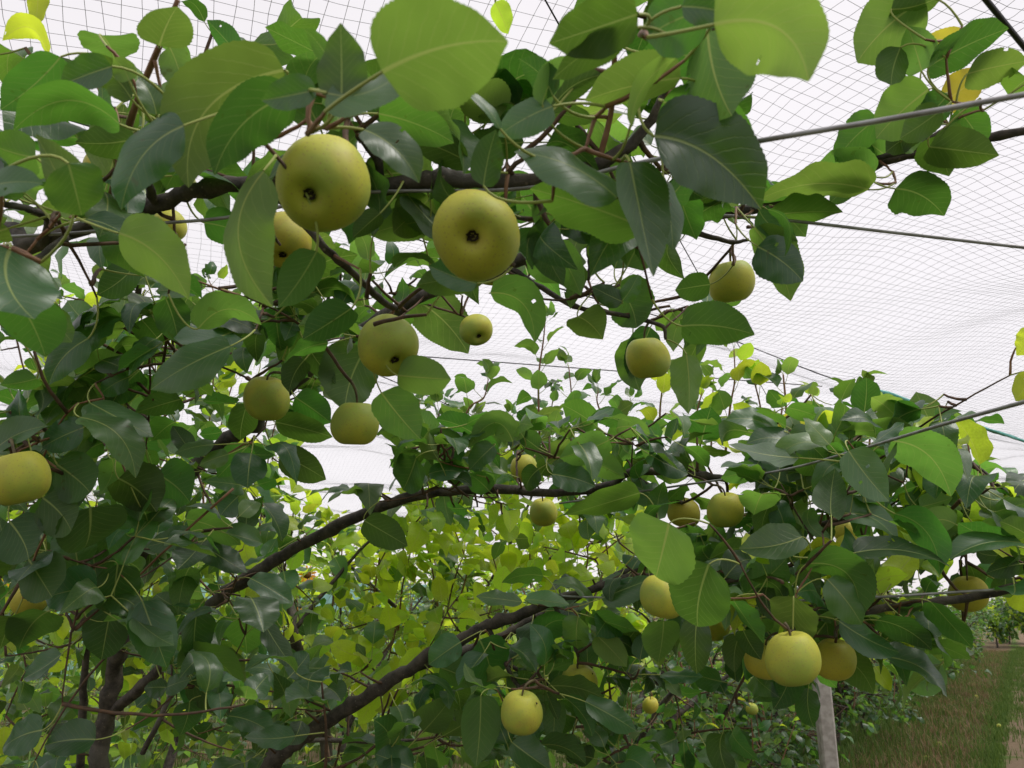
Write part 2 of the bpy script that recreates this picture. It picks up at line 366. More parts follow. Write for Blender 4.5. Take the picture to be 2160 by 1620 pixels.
# ------------------------------------------------------------------ trees
class Tree:
    def __init__(s, name, label, base, group=None, cat='tree', max_leaf=300):
        s.root = link(name, None); s.root.location = Vector(base); tag(s.root, label, cat, group)
        s.inv = Matrix.Translation(-Vector(base)); s.base = np.asarray(base, float)
        s.sk = []; s.skr = []; s.tw = Acc(); s.sh = Acc(); s.leaves = []; s.max_leaf = max_leaf; s.cnt = 0
    def put(s, name, me):
        me.transform(s.inv); return link(name, me, s.root)
    def limb(s, pts, rad, name='branch', sides=12, m=None, n=6, wob=.10, knots=True):
        """pts world points, rad radii in metres"""
        path = catmull(pts, n); r = np.interp(np.linspace(0, 1, len(path)), np.linspace(0, 1, len(rad)), rad) * .88
        s.cnt += 1
        r0 = np.random.default_rng(s.cnt * 17 + len(path))
        if knots:
            seg = np.linalg.norm(np.diff(path, axis=0), axis=1).mean()
            path = path + r0.normal(0, 1, path.shape) * np.minimum(r * .12, seg * .25)[:, None]
            for k in r0.choice(len(path), max(1, len(path) // 9)): r[k] *= r0.uniform(1.1, 1.32)
        V, F = tube(path, r, sides, wob, seed=s.cnt)
        o = s.put(name, make_mesh(name, V, F, m or BARK))
        s.sk += list(path); s.skr += list(r)
        return path, r
    def nearest(s, p):
        a = np.asarray(s.sk); d = np.linalg.norm(a - p, axis=1); k = int(d.argmin()); return a[k], float(d[k]), s.skr[k]
    def twig(s, p0, p1, r0, r1, sag=.0, shoot=False, add=True, sides=6):
        p0, p1 = np.asarray(p0, float), np.asarray(p1, float); L = np.linalg.norm(p1 - p0); k = max(5, int(L / .02))
        k = min(k, 14)
        mid = (p0 + p1) * .5 + rng.normal(0, .05, 3) * L + np.array([0, 0, -sag * L])
        t = np.linspace(0, 1, k + 1)[:, None]
        path = (1 - t) ** 2 * p0 + 2 * t * (1 - t) * mid + t ** 2 * p1
        path[1:-1] += rng.normal(0, r1 * .3, path[1:-1].shape)
        V, F = tube(path, np.linspace(r0, r1, k + 1), sides, .08, seed=int(abs(p0[0]) * 1e4) % 9999)
        (s.sh if shoot else s.tw).add(V, F)
        if add: s.sk += list(path); s.skr += list(np.linspace(r0, r1, k + 1))
        return path
    def add_leaf(s, pos, d, up, size, code, ti=None):
        s.leaves.append((leaf_matrix(pos, d, up, size), code, int(rng.integers(NT)) if ti is None else ti, size))
    def finish(s, lod_obj=0, lod_stuff=1, pix_min=9):
        nh = getattr(s, 'hero', 0)
        if s.tw.n: tag(s.put('twigs', s.tw.mesh('twigs', TWIG)), kind='stuff')
        if s.sh.n: tag(s.put('shoots', s.sh.mesh('shoots', SHOOT)), kind='stuff')
        if not s.leaves: return
        pos = np.array([l[0][:3, 3] + l[0][:3, 1] * .8 for l in s.leaves])
        x, y, d = proj(pos); size = np.array([l[3] for l in s.leaves])
        px = np.where((d > .05) & (x > -60) & (x < 2220) & (y > -60) & (y < 1680), size * FPX / np.maximum(d, .05), 0)
        order = np.argsort(-px); keep = [k for k in order[:max(0, s.max_leaf - nh)] if px[k] > pix_min]
        ks = set(int(k) for k in keep)
        for k in keep:
            m, code, ti, sz = s.leaves[k]
            o = link('leaf', tmesh(lod_obj, ti, code), s.root)
            mm = m.copy(); mm[:3, 3] -= s.base; o.matrix_local = Matrix(mm.tolist())
        rest = [l for k, l in enumerate(s.leaves) if k not in ks]
        if rest:
            codes = ['n', 'l', 'g', 'y']; a = Acc()
            T = (T_HI, T_MID, T_LO)[lod_stuff]
            pre = [(np.vstack(q.V), np.vstack(q.F), np.vstack(q.U), np.concatenate(q.M)) for q in T]
            for m, code, ti, sz in rest:
                V, F, U, M = pre[ti]; code = 'n' if code == 'd' else code
                a.add(V @ m[:3, :3].T + m[:3, 3], F, U, np.where(M == 1, 4, codes.index(code)))
            tag(s.put('foliage', a.mesh('foliage', [LM[c] for c in codes] + [PETIOLE])), kind='stuff')

UP = np.array([0, 0, 1.])
def rand_dir(up=.3, spread=1.0):
    a = rng.uniform(0, 2 * math.pi); return unit([math.cos(a) * spread, math.sin(a) * spread, up + rng.normal(0, .25)])
GAPS = [  # open sky in the picture: no loose foliage of the near trees grows across it
    [(1610,170),(1745,60),(1800,140),(1840,220),(1740,330),(1620,390),(1590,260)],
    [(1700,470),(1890,470),(2000,370),(2160,330),(2400,330),(2400,960),(2160,900),(1860,800),(1740,720),(1600,700),(1700,600)],
    [(960,750),(1060,600),(1100,600),(1280,670),(1200,740),(1330,830),(1420,800),(1600,700),(1860,830),(1700,850),(1450,860),(1300,855),(1100,860),(900,880),(880,820)],
    [(60,-200),(330,-200),(310,100),(200,70),(100,110)], [(400,-200),(640,-200),(630,60),(550,60),(440,50)],
    [(700,-200),(800,-200),(795,150),(770,130),(740,40)], [(1080,-100),(1155,-100),(1155,120),(1090,130),(1060,170)],
    [(1190,690),(1260,560),(1420,600),(1480,520),(1500,600),(1420,660),(1300,640)],
    [(1590,590),(1750,560),(1750,740),(1600,680)],
    [(900,560),(900,880),(1000,880),(1080,740),(1040,700),(960,740)],
    [(2030,900),(2200,900),(2200,1010),(2080,1000)],
    [(700,1150),(900,1075),(1330,1100),(1330,1180),(1150,1235),(960,1325),(840,1385),(690,1430),(640,1290)],
    [(290,1460),(330,1425),(420,1500),(500,1620),(250,1640)], [(40,1290),(150,1280),(160,1480),(90,1540),(0,1480)],
    [(1790,1450),(1900,1490),(2050,1400),(2080,1290),(2200,1290),(2200,1700),(1560,1700),(1600,1530)],
    [(560,1220),(700,1180),(680,1300),(600,1400),(540,1400)],
    [(150,520),(205,540),(190,630),(150,655)], [(420,560),(540,580),(560,655),(440,640)], [(0,690),(100,755),(90,800),(0,790)], [(300,775),(340,790),(330,860),(290,850)], [(465,790),(545,775),(520,845),(470,835)], [(600,900),(700,900),(800,960),(790,1020),(700,1010)],
    [(160,1390),(340,1370),(310,1480),(230,1660),(150,1660)], [(540,1640),(860,1390),(1120,1270),(1140,1300),(880,1445),(610,1640)],
    [(430,1265),(750,1070),(900,1025),(1300,1005),(1300,1035),(900,1065),(740,1122),(445,1312)],
]
def in_poly(x, y, poly):
    c = False; n = len(poly); j = n - 1
    for i in range(n):
        xi, yi = poly[i]; xj, yj = poly[j]
        if (yi > y) != (yj > y) and x < (xj - xi) * (y - yi) / (yj - yi) + xi: c = not c
        j = i
    return c
PEAR_PX = []
def open_sky(p, d, L):
    for f in (.4, .9, 1.35):
        x, y, dd = proj(np.asarray(p) + np.asarray(d) * L * f)
        if dd < .3: return True
        if dd > 2.55: continue
        if any(in_poly(float(x), float(y), g) for g in GAPS): return True
        for (cx, cy_, r, pd), cov in zip(PEAR_PX, COVERED):
            if dd < pd + .05 and (x - cx) ** 2 + (y - cy_) ** 2 < (r * 1.05 + (0 if cov else L * .32 * FPX / dd)) ** 2: return True
    return False
def rosette(tree, p, axis, n, size, codes, mind=0., gap=True, droop=.15):
    a0 = rng.uniform(0, 6.28); ax = unit(axis); e = unit(np.cross(ax, [.3, .9, .1])); f = np.cross(ax, e)
    for i in range(n):
        a = a0 + i * 2.4 + rng.normal(0, .25); k = rng.uniform(.35, 1.0)
        d = unit(ax * rng.uniform(.1, .8) + (e * math.cos(a) + f * math.sin(a)) * k * 1.3 - UP * droop)
        up = unit(UP * .8 + ax * .5 + rng.normal(0, .38, 3))
        if abs(up @ d) > .9: up = unit(rng.normal(0, 1, 3))
        L = size * rng.uniform(.55, 1.2)
        if gap and open_sky(p, d, L): continue
        x, y, dd = proj(p + d * L)
        if dd < mind: continue
        tree.add_leaf(p, d, up, L, codes[int(rng.integers(len(codes)))])

# ================================================================== the ground
def ground_material():
    m, t, b, o = mat('orchard_ground')
    ge = N(t, 'ShaderNodeNewGeometry'); sx = N(t, 'ShaderNodeVectorMath', operation='DOT_PRODUCT'); t.links.new(ge.outputs['Position'], sx.inputs[0]); sx.inputs[1].default_value = tuple(RN)
    n1 = N(t, 'ShaderNodeTexNoise'); n1.inputs['Scale'].default_value = 1.3; n1.inputs['Detail'].default_value = 6
    n2 = N(t, 'ShaderNodeTexNoise'); n2.inputs['Scale'].default_value = 14; n2.inputs['Detail'].default_value = 8; n2.inputs['Roughness'].default_value = .7
    n3 = N(t, 'ShaderNodeTexNoise'); n3.inputs['Scale'].default_value = 60; n3.inputs['Detail'].default_value = 6
    for n in (n1, n2, n3): t.links.new(ge.outputs['Position'], n.inputs['Vector'])
    n = math_n(t, 'ADD', sx.outputs['Value'], math_n(t, 'MULTIPLY', math_n(t, 'SUBTRACT', n1.outputs['Fac'], .5), 1.0))
    soil = mixc(t, n2.outputs['Fac'], (.16, .115, .07), (.29, .22, .15))
    soil = mixc(t, math_n(t, 'MULTIPLY', n3.outputs['Fac'], .5), soil, (.10, .07, .045))
    grass = mixc(t, n3.outputs['Fac'], (.05, .10, .018), (.11, .17, .035))
    dead = mixc(t, n2.outputs['Fac'], (.20, .145, .085), (.095, .075, .05))
    patch = smooth(t, n1.outputs['Fac'], .45, .58)
    base = mixc(t, math_n(t, 'MULTIPLY', patch, .85), soil, grass)
    f1 = math_n(t, 'MULTIPLY', smooth(t, n, .60, .74), math_n(t, 'SUBTRACT', 1.0, smooth(t, n, 1.6, 1.9)))
    c = mixc(t, f1, base, dead)
    f2 = math_n(t, 'MULTIPLY', smooth(t, n, .36, .5), math_n(t, 'SUBTRACT', 1.0, smooth(t, n, .58, .76)))
    c = mixc(t, f2, c, grass)
    f3 = math_n(t, 'MULTIPLY', smooth(t, n, -.2, .1), math_n(t, 'SUBTRACT', 1.0, smooth(t, n, .34, .52)))
    c = mixc(t, f3, c, soil)
    f4 = math_n(t, 'MULTIPLY', smooth(t, n, -2.6, -2.4), math_n(t, 'SUBTRACT', 1.0, smooth(t, n, -.22, -.12)))
    c = mixc(t, f4, c, grass)
    t.links.new(c, b.inputs['Base Color']); b.inputs['Roughness'].default_value = .95; b.inputs['Specular IOR Level'].default_value = .1
    bm = N(t, 'ShaderNodeBump'); bm.inputs['Strength'].default_value = 1; bm.inputs['Distance'].default_value = .05
    t.links.new(n2.outputs['Fac'], bm.inputs['Height']); t.links.new(bm.outputs[0], b.inputs['Normal'])
    return m
def ground_z(x, y):
    return .03 * np.sin(x * 1.1 + .4) * np.cos(y * .9) + .015 * np.sin(x * 3.1 + y * 2.3)
xs = np.concatenate([[-700, -200, -80], np.linspace(-40, 60, 140), [100, 250, 700]])
ys = np.concatenate([[-60, -20], np.linspace(-6, 60, 110), [90, 200, 500, 1000]])
gx, gy = np.meshgrid(xs, ys, indexing='ij'); gz = ground_z(gx, gy) * (np.hypot(gx, gy) < 70)
i, j = np.meshgrid(np.arange(len(xs) - 1), np.arange(len(ys) - 1), indexing='ij'); k = len(ys)
gF = np.stack([i * k + j, (i + 1) * k + j, (i + 1) * k + j + 1, i * k + j + 1], -1).reshape(-1, 4)
tag(link('ground', make_mesh('ground', np.stack([gx, gy, gz], -1).reshape(-1, 3), gF, ground_material())), kind='structure')

def grass_patch(name, label, m, n, spots, hmin, hmax, wid, per=4, lean=.5):
    V = []; F = []; c = 0
    for (x, y) in spots:
        z = float(ground_z(x, y))
        for q in range(per):
            a = rng.uniform(0, 6.28); h = rng.uniform(hmin, hmax); l = rng.uniform(.1, lean) * h
            bx, by = x + rng.normal(0, .035), y + rng.normal(0, .035)
            dx, dy = math.cos(a), math.sin(a); w = wid * rng.uniform(.7, 1.3)
            px, py = -dy * w, dx * w
            V += [(bx - px, by - py, z - .01), (bx + px, by + py, z - .01), (bx + dx * l * .4 + px * .8, by + dy * l * .4 + py * .8, z + h * .6), (bx + dx * l * .4 - px * .8, by + dy * l * .4 - py * .8, z + h * .6),
                  (bx + dx * l + px * .1, by + dy * l + py * .1, z + h), (bx + dx * l - px * .1, by + dy * l - py * .1, z + h)]
            F += [(c, c + 1, c + 2, c + 3), (c + 3, c + 2, c + 4, c + 5)]; c += 6
    o = link(name, make_mesh(name, np.array(V), np.array(F), m)); tag(o, label, 'grass', kind='stuff'); return o
def blade_mat(name, c1, c2):
    m, t, b, o = mat(name)
    ge = N(t, 'ShaderNodeNewGeometry'); t.links.new(mixc(t, ge.outputs['Random Per Island'], c1, c2), b.inputs['Base Color'])
    b.inputs['Roughness'].default_value = .6; b.inputs['Specular IOR Level'].default_value = .25
    tr = N(t, 'ShaderNodeBsdfTranslucent'); t.links.new(mixc(t, ge.outputs['Random Per Island'], c1, c2), tr.inputs['Color'])
    mx = N(t, 'ShaderNodeMixShader'); mx.inputs[0].default_value = .35
    t.links.new(b.outputs[0], mx.inputs[1]); t.links.new(tr.outputs[0], mx.inputs[2]); t.links.new(mx.outputs[0], o.inputs[0])
    return m
GRASS = blade_mat('grass_green', (.055, .12, .02), (.15, .22, .045)); DEAD = blade_mat('grass_dead', (.31, .215, .105), (.12, .085, .045))
def spots(nlo, nhi, slo, shi, cnt, power=1.6):
    out = []
    for _ in range(cnt):
        s = slo + (shi - slo) * rng.random() ** power; p = row_pos(rng.uniform(nlo, nhi), s); out.append((p[0], p[1]))
    return out
grass_patch('green_grass', 'short green grass in a strip along the aisle edge', GRASS, 0, spots(.44, .70, 7, 40, 2400) + spots(-.0, .45, 11, 44, 1700, .75) + spots(-2.2, .02, 9, 40, 5600), .03, .12, .0045, 5)
grass_patch('dead_grass', 'browned dead grass strip between the tree row and the green aisle', DEAD, 0, spots(.62, 1.85, 6, 40, 5500), .03, .13, .0042, 5, 1.3)
grass_patch('weeds', 'loose green weeds and grass growing under the trees', GRASS, 0, spots(1.5, 3.2, 5, 32, 5200) + spots(.6, 1.9, 6, 38, 3400) + spots(3, 11, 1.5, 16, 7000, 1.0), .04, .17, .005, 5)

# ================================================================== pears: where they hang (centre px, radius px), axis tilt, colour
# x, y, r, calyx dx, calyx dy (offset of the calyx from the centre in radii, None = straight down), warm, tree, label
PEARS = [
 (685,387,101,-.18,.50,0,'big yellow-green pear hanging close to the camera at upper left of centre'),
 (1005,497,97,-.05,.20,0,'big yellow pear with its dark round blossom end facing the camera'),
 (600,505,60,.1,.8,1,'orange-tinged pear half hidden behind a leaf, under the big upper-left pear'),
 (818,727,66,.40,.66,0,'dull green pear tilted with its blossom hollow at lower right, left of centre'),
 (1004,695,36,.3,.6,0,'small greenish pear beside a pointed leaf, just below the big pear with dark end'),
 (1543,594,50,0,1,0,'squat green pear hanging alone against the net below the right-hand branch'),
 (1366,755,47,.1,1,0,'round pear at the end of a thin drooping twig, right of centre'),
 (563,840,50,0,1,0,'round pale pear in front of the thick dark limb, left of centre'),
 (750,893,54,-.1,1,0,'plump yellow pear with a leaf over its left shoulder, lower left of centre'),
 (40,1008,64,.1,1,0,'pear cut by the left edge of the picture among dark leaves'),
 (1106,988,31,.1,.9,0,'small yellow pear above the long middle branch, partly behind a rounded leaf'),
 (1146,1080,30,0,1,0,'small pear hanging just under the long middle branch'),
 (1530,1075,40,0,1,0,'pear on a visible stalk below the right end of the long middle branch'),
 (1442,1080,37,0,1,1,'shaded brownish pear mostly hidden behind leaves, next to the stalked pear'),
 (1397,1258,50,0,1,0,'pear half covered by two heart-shaped leaves'),
 (1508,1318,33,.2,1,0,'lower half of a pear showing beneath the heart-shaped leaves'),
 (1672,1388,59,.1,.9,0,'large bright pear in front of the concrete post, left of a touching pair'),
 (1760,1390,45,.1,1,1,'pear touching the right side of the large bright pear by the post'),
 (1612,1390,44,0,1,1,'shaded pear behind the left side of the large bright pear'),
 (1100,1502,47,-.1,1,0,'yellow pear with a small dark blemish, at the bottom of the picture'),
 (1222,1437,39,0,1,0,'pear half covered by a long leaf, above right of the blemished pear'),
 (1372,1487,18,0,1,1,'small distant pear in the dark foliage left of the concrete post'),
 (345,1245,23,.3,.9,0,'bright yellow pear peeping between leaves above the left trunk'),
 (222,352,42,0,1,1,'orange-yellow top of a pear behind leaves near the upper left'),
 (358,475,35,.3,.9,0,'yellow pear crossed by the wire at left'),
 (388,382,25,0,1,0,'small unripe green pear behind the upper-left branch'),
 (1862,1277,32,0,1,0,'yellow pear behind the lower right wire and branch'),
 (2042,1252,40,.3,.9,1,'pear above the branch at the right edge of the picture'),
 (1786,1120,29,0,1,1,'orange pear behind the yellow leaves on the right'),
 (768,1490,15,0,1,1,'small orange pear beneath the rising lower limb'),
 (62,1262,38,0,1,1,'deeply shaded pear low at the left edge'),
 (1036,572,34,.2,.9,1,'brownish pear peeping out behind the big pear with dark end'),
 (4,612,28,0,1,1,'sliver of a pear behind the big dark leaf at the left edge'),
 (1586,1495,13,0,1,0,'upper one of two tiny far pears left of the concrete post'),
 (1500,1517,11,0,1,0,'lower one of two tiny far pears left of the concrete post'),
]
PEAR_D = .083
pear_info = []
COVERED = [any(w in q[6] for w in ('hidden', 'behind', 'half covered', 'beneath the heart', 'partly', 'peeping', 'cut by', 'shaded', 'sliver', 'deep in')) for q in PEARS]
for (x, y, r, ax, ay, warm, lab) in PEARS:
    d = PEAR_D * FPX / (2 * r)
    if r < 28: d = min(d, 3.4 if r > 14 else 6.0)
    pear_info.append(d); PEAR_PX.append((x, y, r, d))

# ================================================================== the near trees
def PP(l):     # list of (px, py, depth, radius mm) -> points, radii
    return [P(a, b, c) for a, b, c, r in l], [r / 1000 for a, b, c, r in l]
trees = {}
# --- overhead tree
ob = (-1.95, 1.0, 0)
tO = trees['O'] = Tree('pear_tree', 'pear tree whose thick branch crosses the top of the picture close overhead', ob)
tO.limb([np.array(ob), np.array([-1.93, 1.02, .5]), np.array([-1.85, 1.03, 1.0])], [.05, .045, .04], 'trunk')
l = [(-150,560,1.05,11.5),(60,520,1.0,11),(150,490,.98,11),(330,432,.95,11),(420,400,.93,11),(560,385,.92,10.5),(800,392,.9,11),(920,375,.88,13),(1000,382,.88,10),(1150,378,.87,9),(1260,345,.86,8.5),(1345,290,.85,7),(1400,200,.84,5),(1470,60,.8,4),(1490,-60,.8,3)]
p, r = PP(l); tO.limb([np.array([-1.85, 1.03, 1.0]), np.array([-1.6, 1.02, 1.45])] + p, [.035, .02] + r)
for l in ([(800,392,.9,6),(799,345,.88,6),(770,300,.86,6),(755,285,.85,4)], [(560,388,.92,6),(640,470,.92,5.5),(690,528,.92,5.5),(760,590,.98,5),(800,630,1.02,5),(838,655,1.05,5.5)],
          [(90,515,.98,6),(100,465,.95,5),(60,440,.9,4.5),(10,430,.86,4)], [(330,432,.95,6),(318,400,.92,6),(312,385,.9,5)], [(150,492,.98,6),(60,560,.85,5),(-30,600,.75,4)]):
    p, r = PP(l); tO.limb(p, r, sides=9)
for l in ([(220,470,.95,5),(262,300,.85,4.2),(300,185,.78,3.8),(338,92,.74,3.2),(375,0,.72,2.4)], [(1262,345,.86,4.2),(1290,230,.84,3.6),(1296,110,.8,3.2),(1290,-30,.75,2.6)],
          [(1405,205,.84,4),(1440,140,.82,3.6),(1475,60,.78,3)]):
    p, r = PP(l); tO.limb(p, r, 'shoot', 8, SHOOT, knots=False)
# --- left trunk tree with two long limbs
b0 = P(185, 1800, 2.5); ab = np.array([b0[0] - .06, b0[1], 0.])
tA = trees['A'] = Tree('pear_tree', 'pear tree with forked trunk at lower left and long limbs sweeping right', tuple(ab))
l = [(185,1800,2.5,37),(205,1620,2.5,33),(228,1500,2.5,31),(245,1400,2.5,28),(270,1290,2.45,26),(290,1180,2.4,25)]
p, r = PP(l); tA.limb([ab, ab + [.02, 0, .35]] + p, [.055, .043] + r, 'trunk', 16)
l = [(290,1180,2.4,24),(340,1080,2.3,24),(400,1000,2.2,24),(470,935,2.1,23),(545,880,2.0,20),(640,790,1.85,17),(760,700,1.65,15),(900,620,1.45,14),(1080,555,1.3,13),(1180,520,1.25,11),(1300,500,1.22,11),(1430,468,1.2,10),(1620,432,1.18,9),(1760,395,1.15,8.5),(1850,345,1.12,8),(1930,325,1.1,7.2),(2050,300,1.05,6.5),(2250,260,1.0,6)]
p, r = PP(l); tA.limb(p, r, sides=14)
l = [(240,1500,2.5,20),(333,1413,2.4,19),(430,1290,2.25,19),(520,1220,2.15,19),(600,1170,2.1,18),(700,1115,2.05,18),(800,1070,2.0,16),(900,1042,1.97,14),(1050,1032,1.95,13.5),(1150,1040,1.95,12),(1280,1025,1.92,11),(1335,995,1.9,11),(1440,998,1.9,9.5),(1530,1010,1.9,9),(1600,1000,1.85,9),(1700,985,1.8,9),(1790,970,1.7,8),(1850,955,1.65,6)]
p, r = PP(l); tA.limb(p, r, sides=14)
for l in ([(1795,382,1.13,5),(1850,335,1.1,5),(1925,315,1.08,5),(1990,275,1.05,4.5),(2035,258,1.04,3)], [(1430,472,1.2,5.5),(1480,495,1.2,5),(1545,510,1.22,4),(1580,505,1.22,2.5)],
          [(1075,565,1.28,6),(1130,600,1.28,5.5),(1210,645,1.28,4.8),(1290,660,1.28,4.2),(1390,685,1.28,4),(1405,715,1.28,3)], [(160,1750,2.6,18),(172,1560,2.55,15),(180,1400,2.5,13),(185,1250,2.45,11),(150,1100,2.4,8)],
          [(295,1160,2.35,13),(285,1000,2.1,12),(262,860,1.9,11),(262,780,1.8,10.5),(280,700,1.75,9.5),(292,620,1.7,8),(290,560,1.65,6)], [(250,1150,2.25,7),(110,1178,1.9,8),(60,1190,1.85,8.5),(0,1212,1.8,9),(-80,1240,1.75,9)],
          [(300,1590,2.2,9),(345,1500,2.2,8.5),(368,1430,2.25,7),(340,1408,2.4,8)], [(1240,510,1.24,5),(1245,560,1.25,4.5),(1240,590,1.25,4)], [(560,870,1.98,9),(620,770,1.9,7),(680,660,1.8,5),(700,600,1.75,3.5)],
          [(1100,548,1.3,6),(1150,545,1.27,5),(1200,535,1.22,4)], [(1335,1000,1.9,6),(1390,1040,1.85,6),(1440,1062,1.8,5)]):
    p, r = PP(l); tA.limb(p, r, sides=9)
# --- lower middle tree
b0 = P(430, 1830, 1.95); bb = np.array([b0[0] - .05, b0[1] + .1, 0.])
tB = trees['B'] = Tree('pear_tree', 'pear tree whose limb rises from the bottom edge towards the heart-shaped leaves', tuple(bb))
l = [(430,1830,1.95,30),(560,1625,1.9,23),(640,1555,1.9,20),(700,1515,1.88,19),(790,1460,1.85,18),(860,1410,1.83,17.5),(950,1360,1.8,16.5),(1030,1320,1.8,15),(1100,1295,1.78,14),(1160,1270,1.76,12),(1260,1240,1.74,9),(1340,1215,1.72,8),(1450,1225,1.7,6.5),(1560,1222,1.65,5.5),(1660,1195,1.6,5),(1760,1160,1.55,4)]
p, r = PP(l); tB.limb([bb, bb + [0, 0, .4]] + p, [.055, .045] + r, 'trunk', 16)
for l in ([(880,1408,1.86,12),(1000,1365,1.95,12.5),(1060,1342,1.95,12.5),(1120,1308,1.95,12),(1200,1270,1.95,10),(1300,1215,1.95,9),(1400,1185,1.95,6)], [(640,1562,1.92,7),(720,1562,2,6.5),(800,1565,2,5),(880,1560,2,4)],
          [(1030,1325,1.8,6),(1062,1390,1.75,5.5),(1088,1440,1.68,5.5),(1098,1452,1.62,4)], [(1165,1272,1.76,6),(1200,1330,1.75,5),(1220,1385,1.74,4.5)], [(1340,1218,1.72,5),(1400,1250,1.6,5),(1470,1290,1.5,4)],
          [(1000,1362,1.94,6),(1150,1440,1.85,5.5),(1300,1490,1.8,5)]):
    p, r = PP(l); tB.limb(p, r, sides=9)
# --- right tree (stands just outside the right edge)
cb = np.array([1.75, 1.35, 0.])
tC = trees['C'] = Tree('pear_tree', 'pear tree reaching in from the right edge with yellow-tipped twigs', tuple(cb))
tC.limb([cb, cb + [0, 0, .6], cb + [-.02, .0, 1.2], cb + [-.05, .05, 1.7]], [.05, .045, .035, .02], 'trunk')
l = [(2300,1225,1.27,10),(2160,1236,1.35,9.5),(2040,1262,1.4,8.5),(1950,1272,1.42,8),(1830,1288,1.45,7.5),(1740,1300,1.45,6),(1690,1320,1.4,4)]
p, r = PP(l); tC.limb([cb + [-.02, 0, 1.25]] + p, [.02] + r)
l = [(2300,1085,1.7,10),(2160,1082,1.75,9.5),(2050,1072,1.8,8.5),(1930,1072,1.85,8.5),(1830,1085,1.9,8),(1710,1112,1.95,7)]
p, r = PP(l); tC.limb([cb + [-.03, 0.02, 1.5]] + p, [.018] + r)
for l in ([(2160,1080,1.75,6),(2080,1000,1.7,5),(1990,940,1.6,4.5),(1900,905,1.55,4)], [(1690,1318,1.4,4),(1675,1325,1.25,4),(1672,1335,1.17,3)], [(1830,1288,1.45,4),(1770,1320,1.5,4),(1760,1345,1.5,3)]):
    p, r = PP(l); tC.limb(p, r, sides=9)

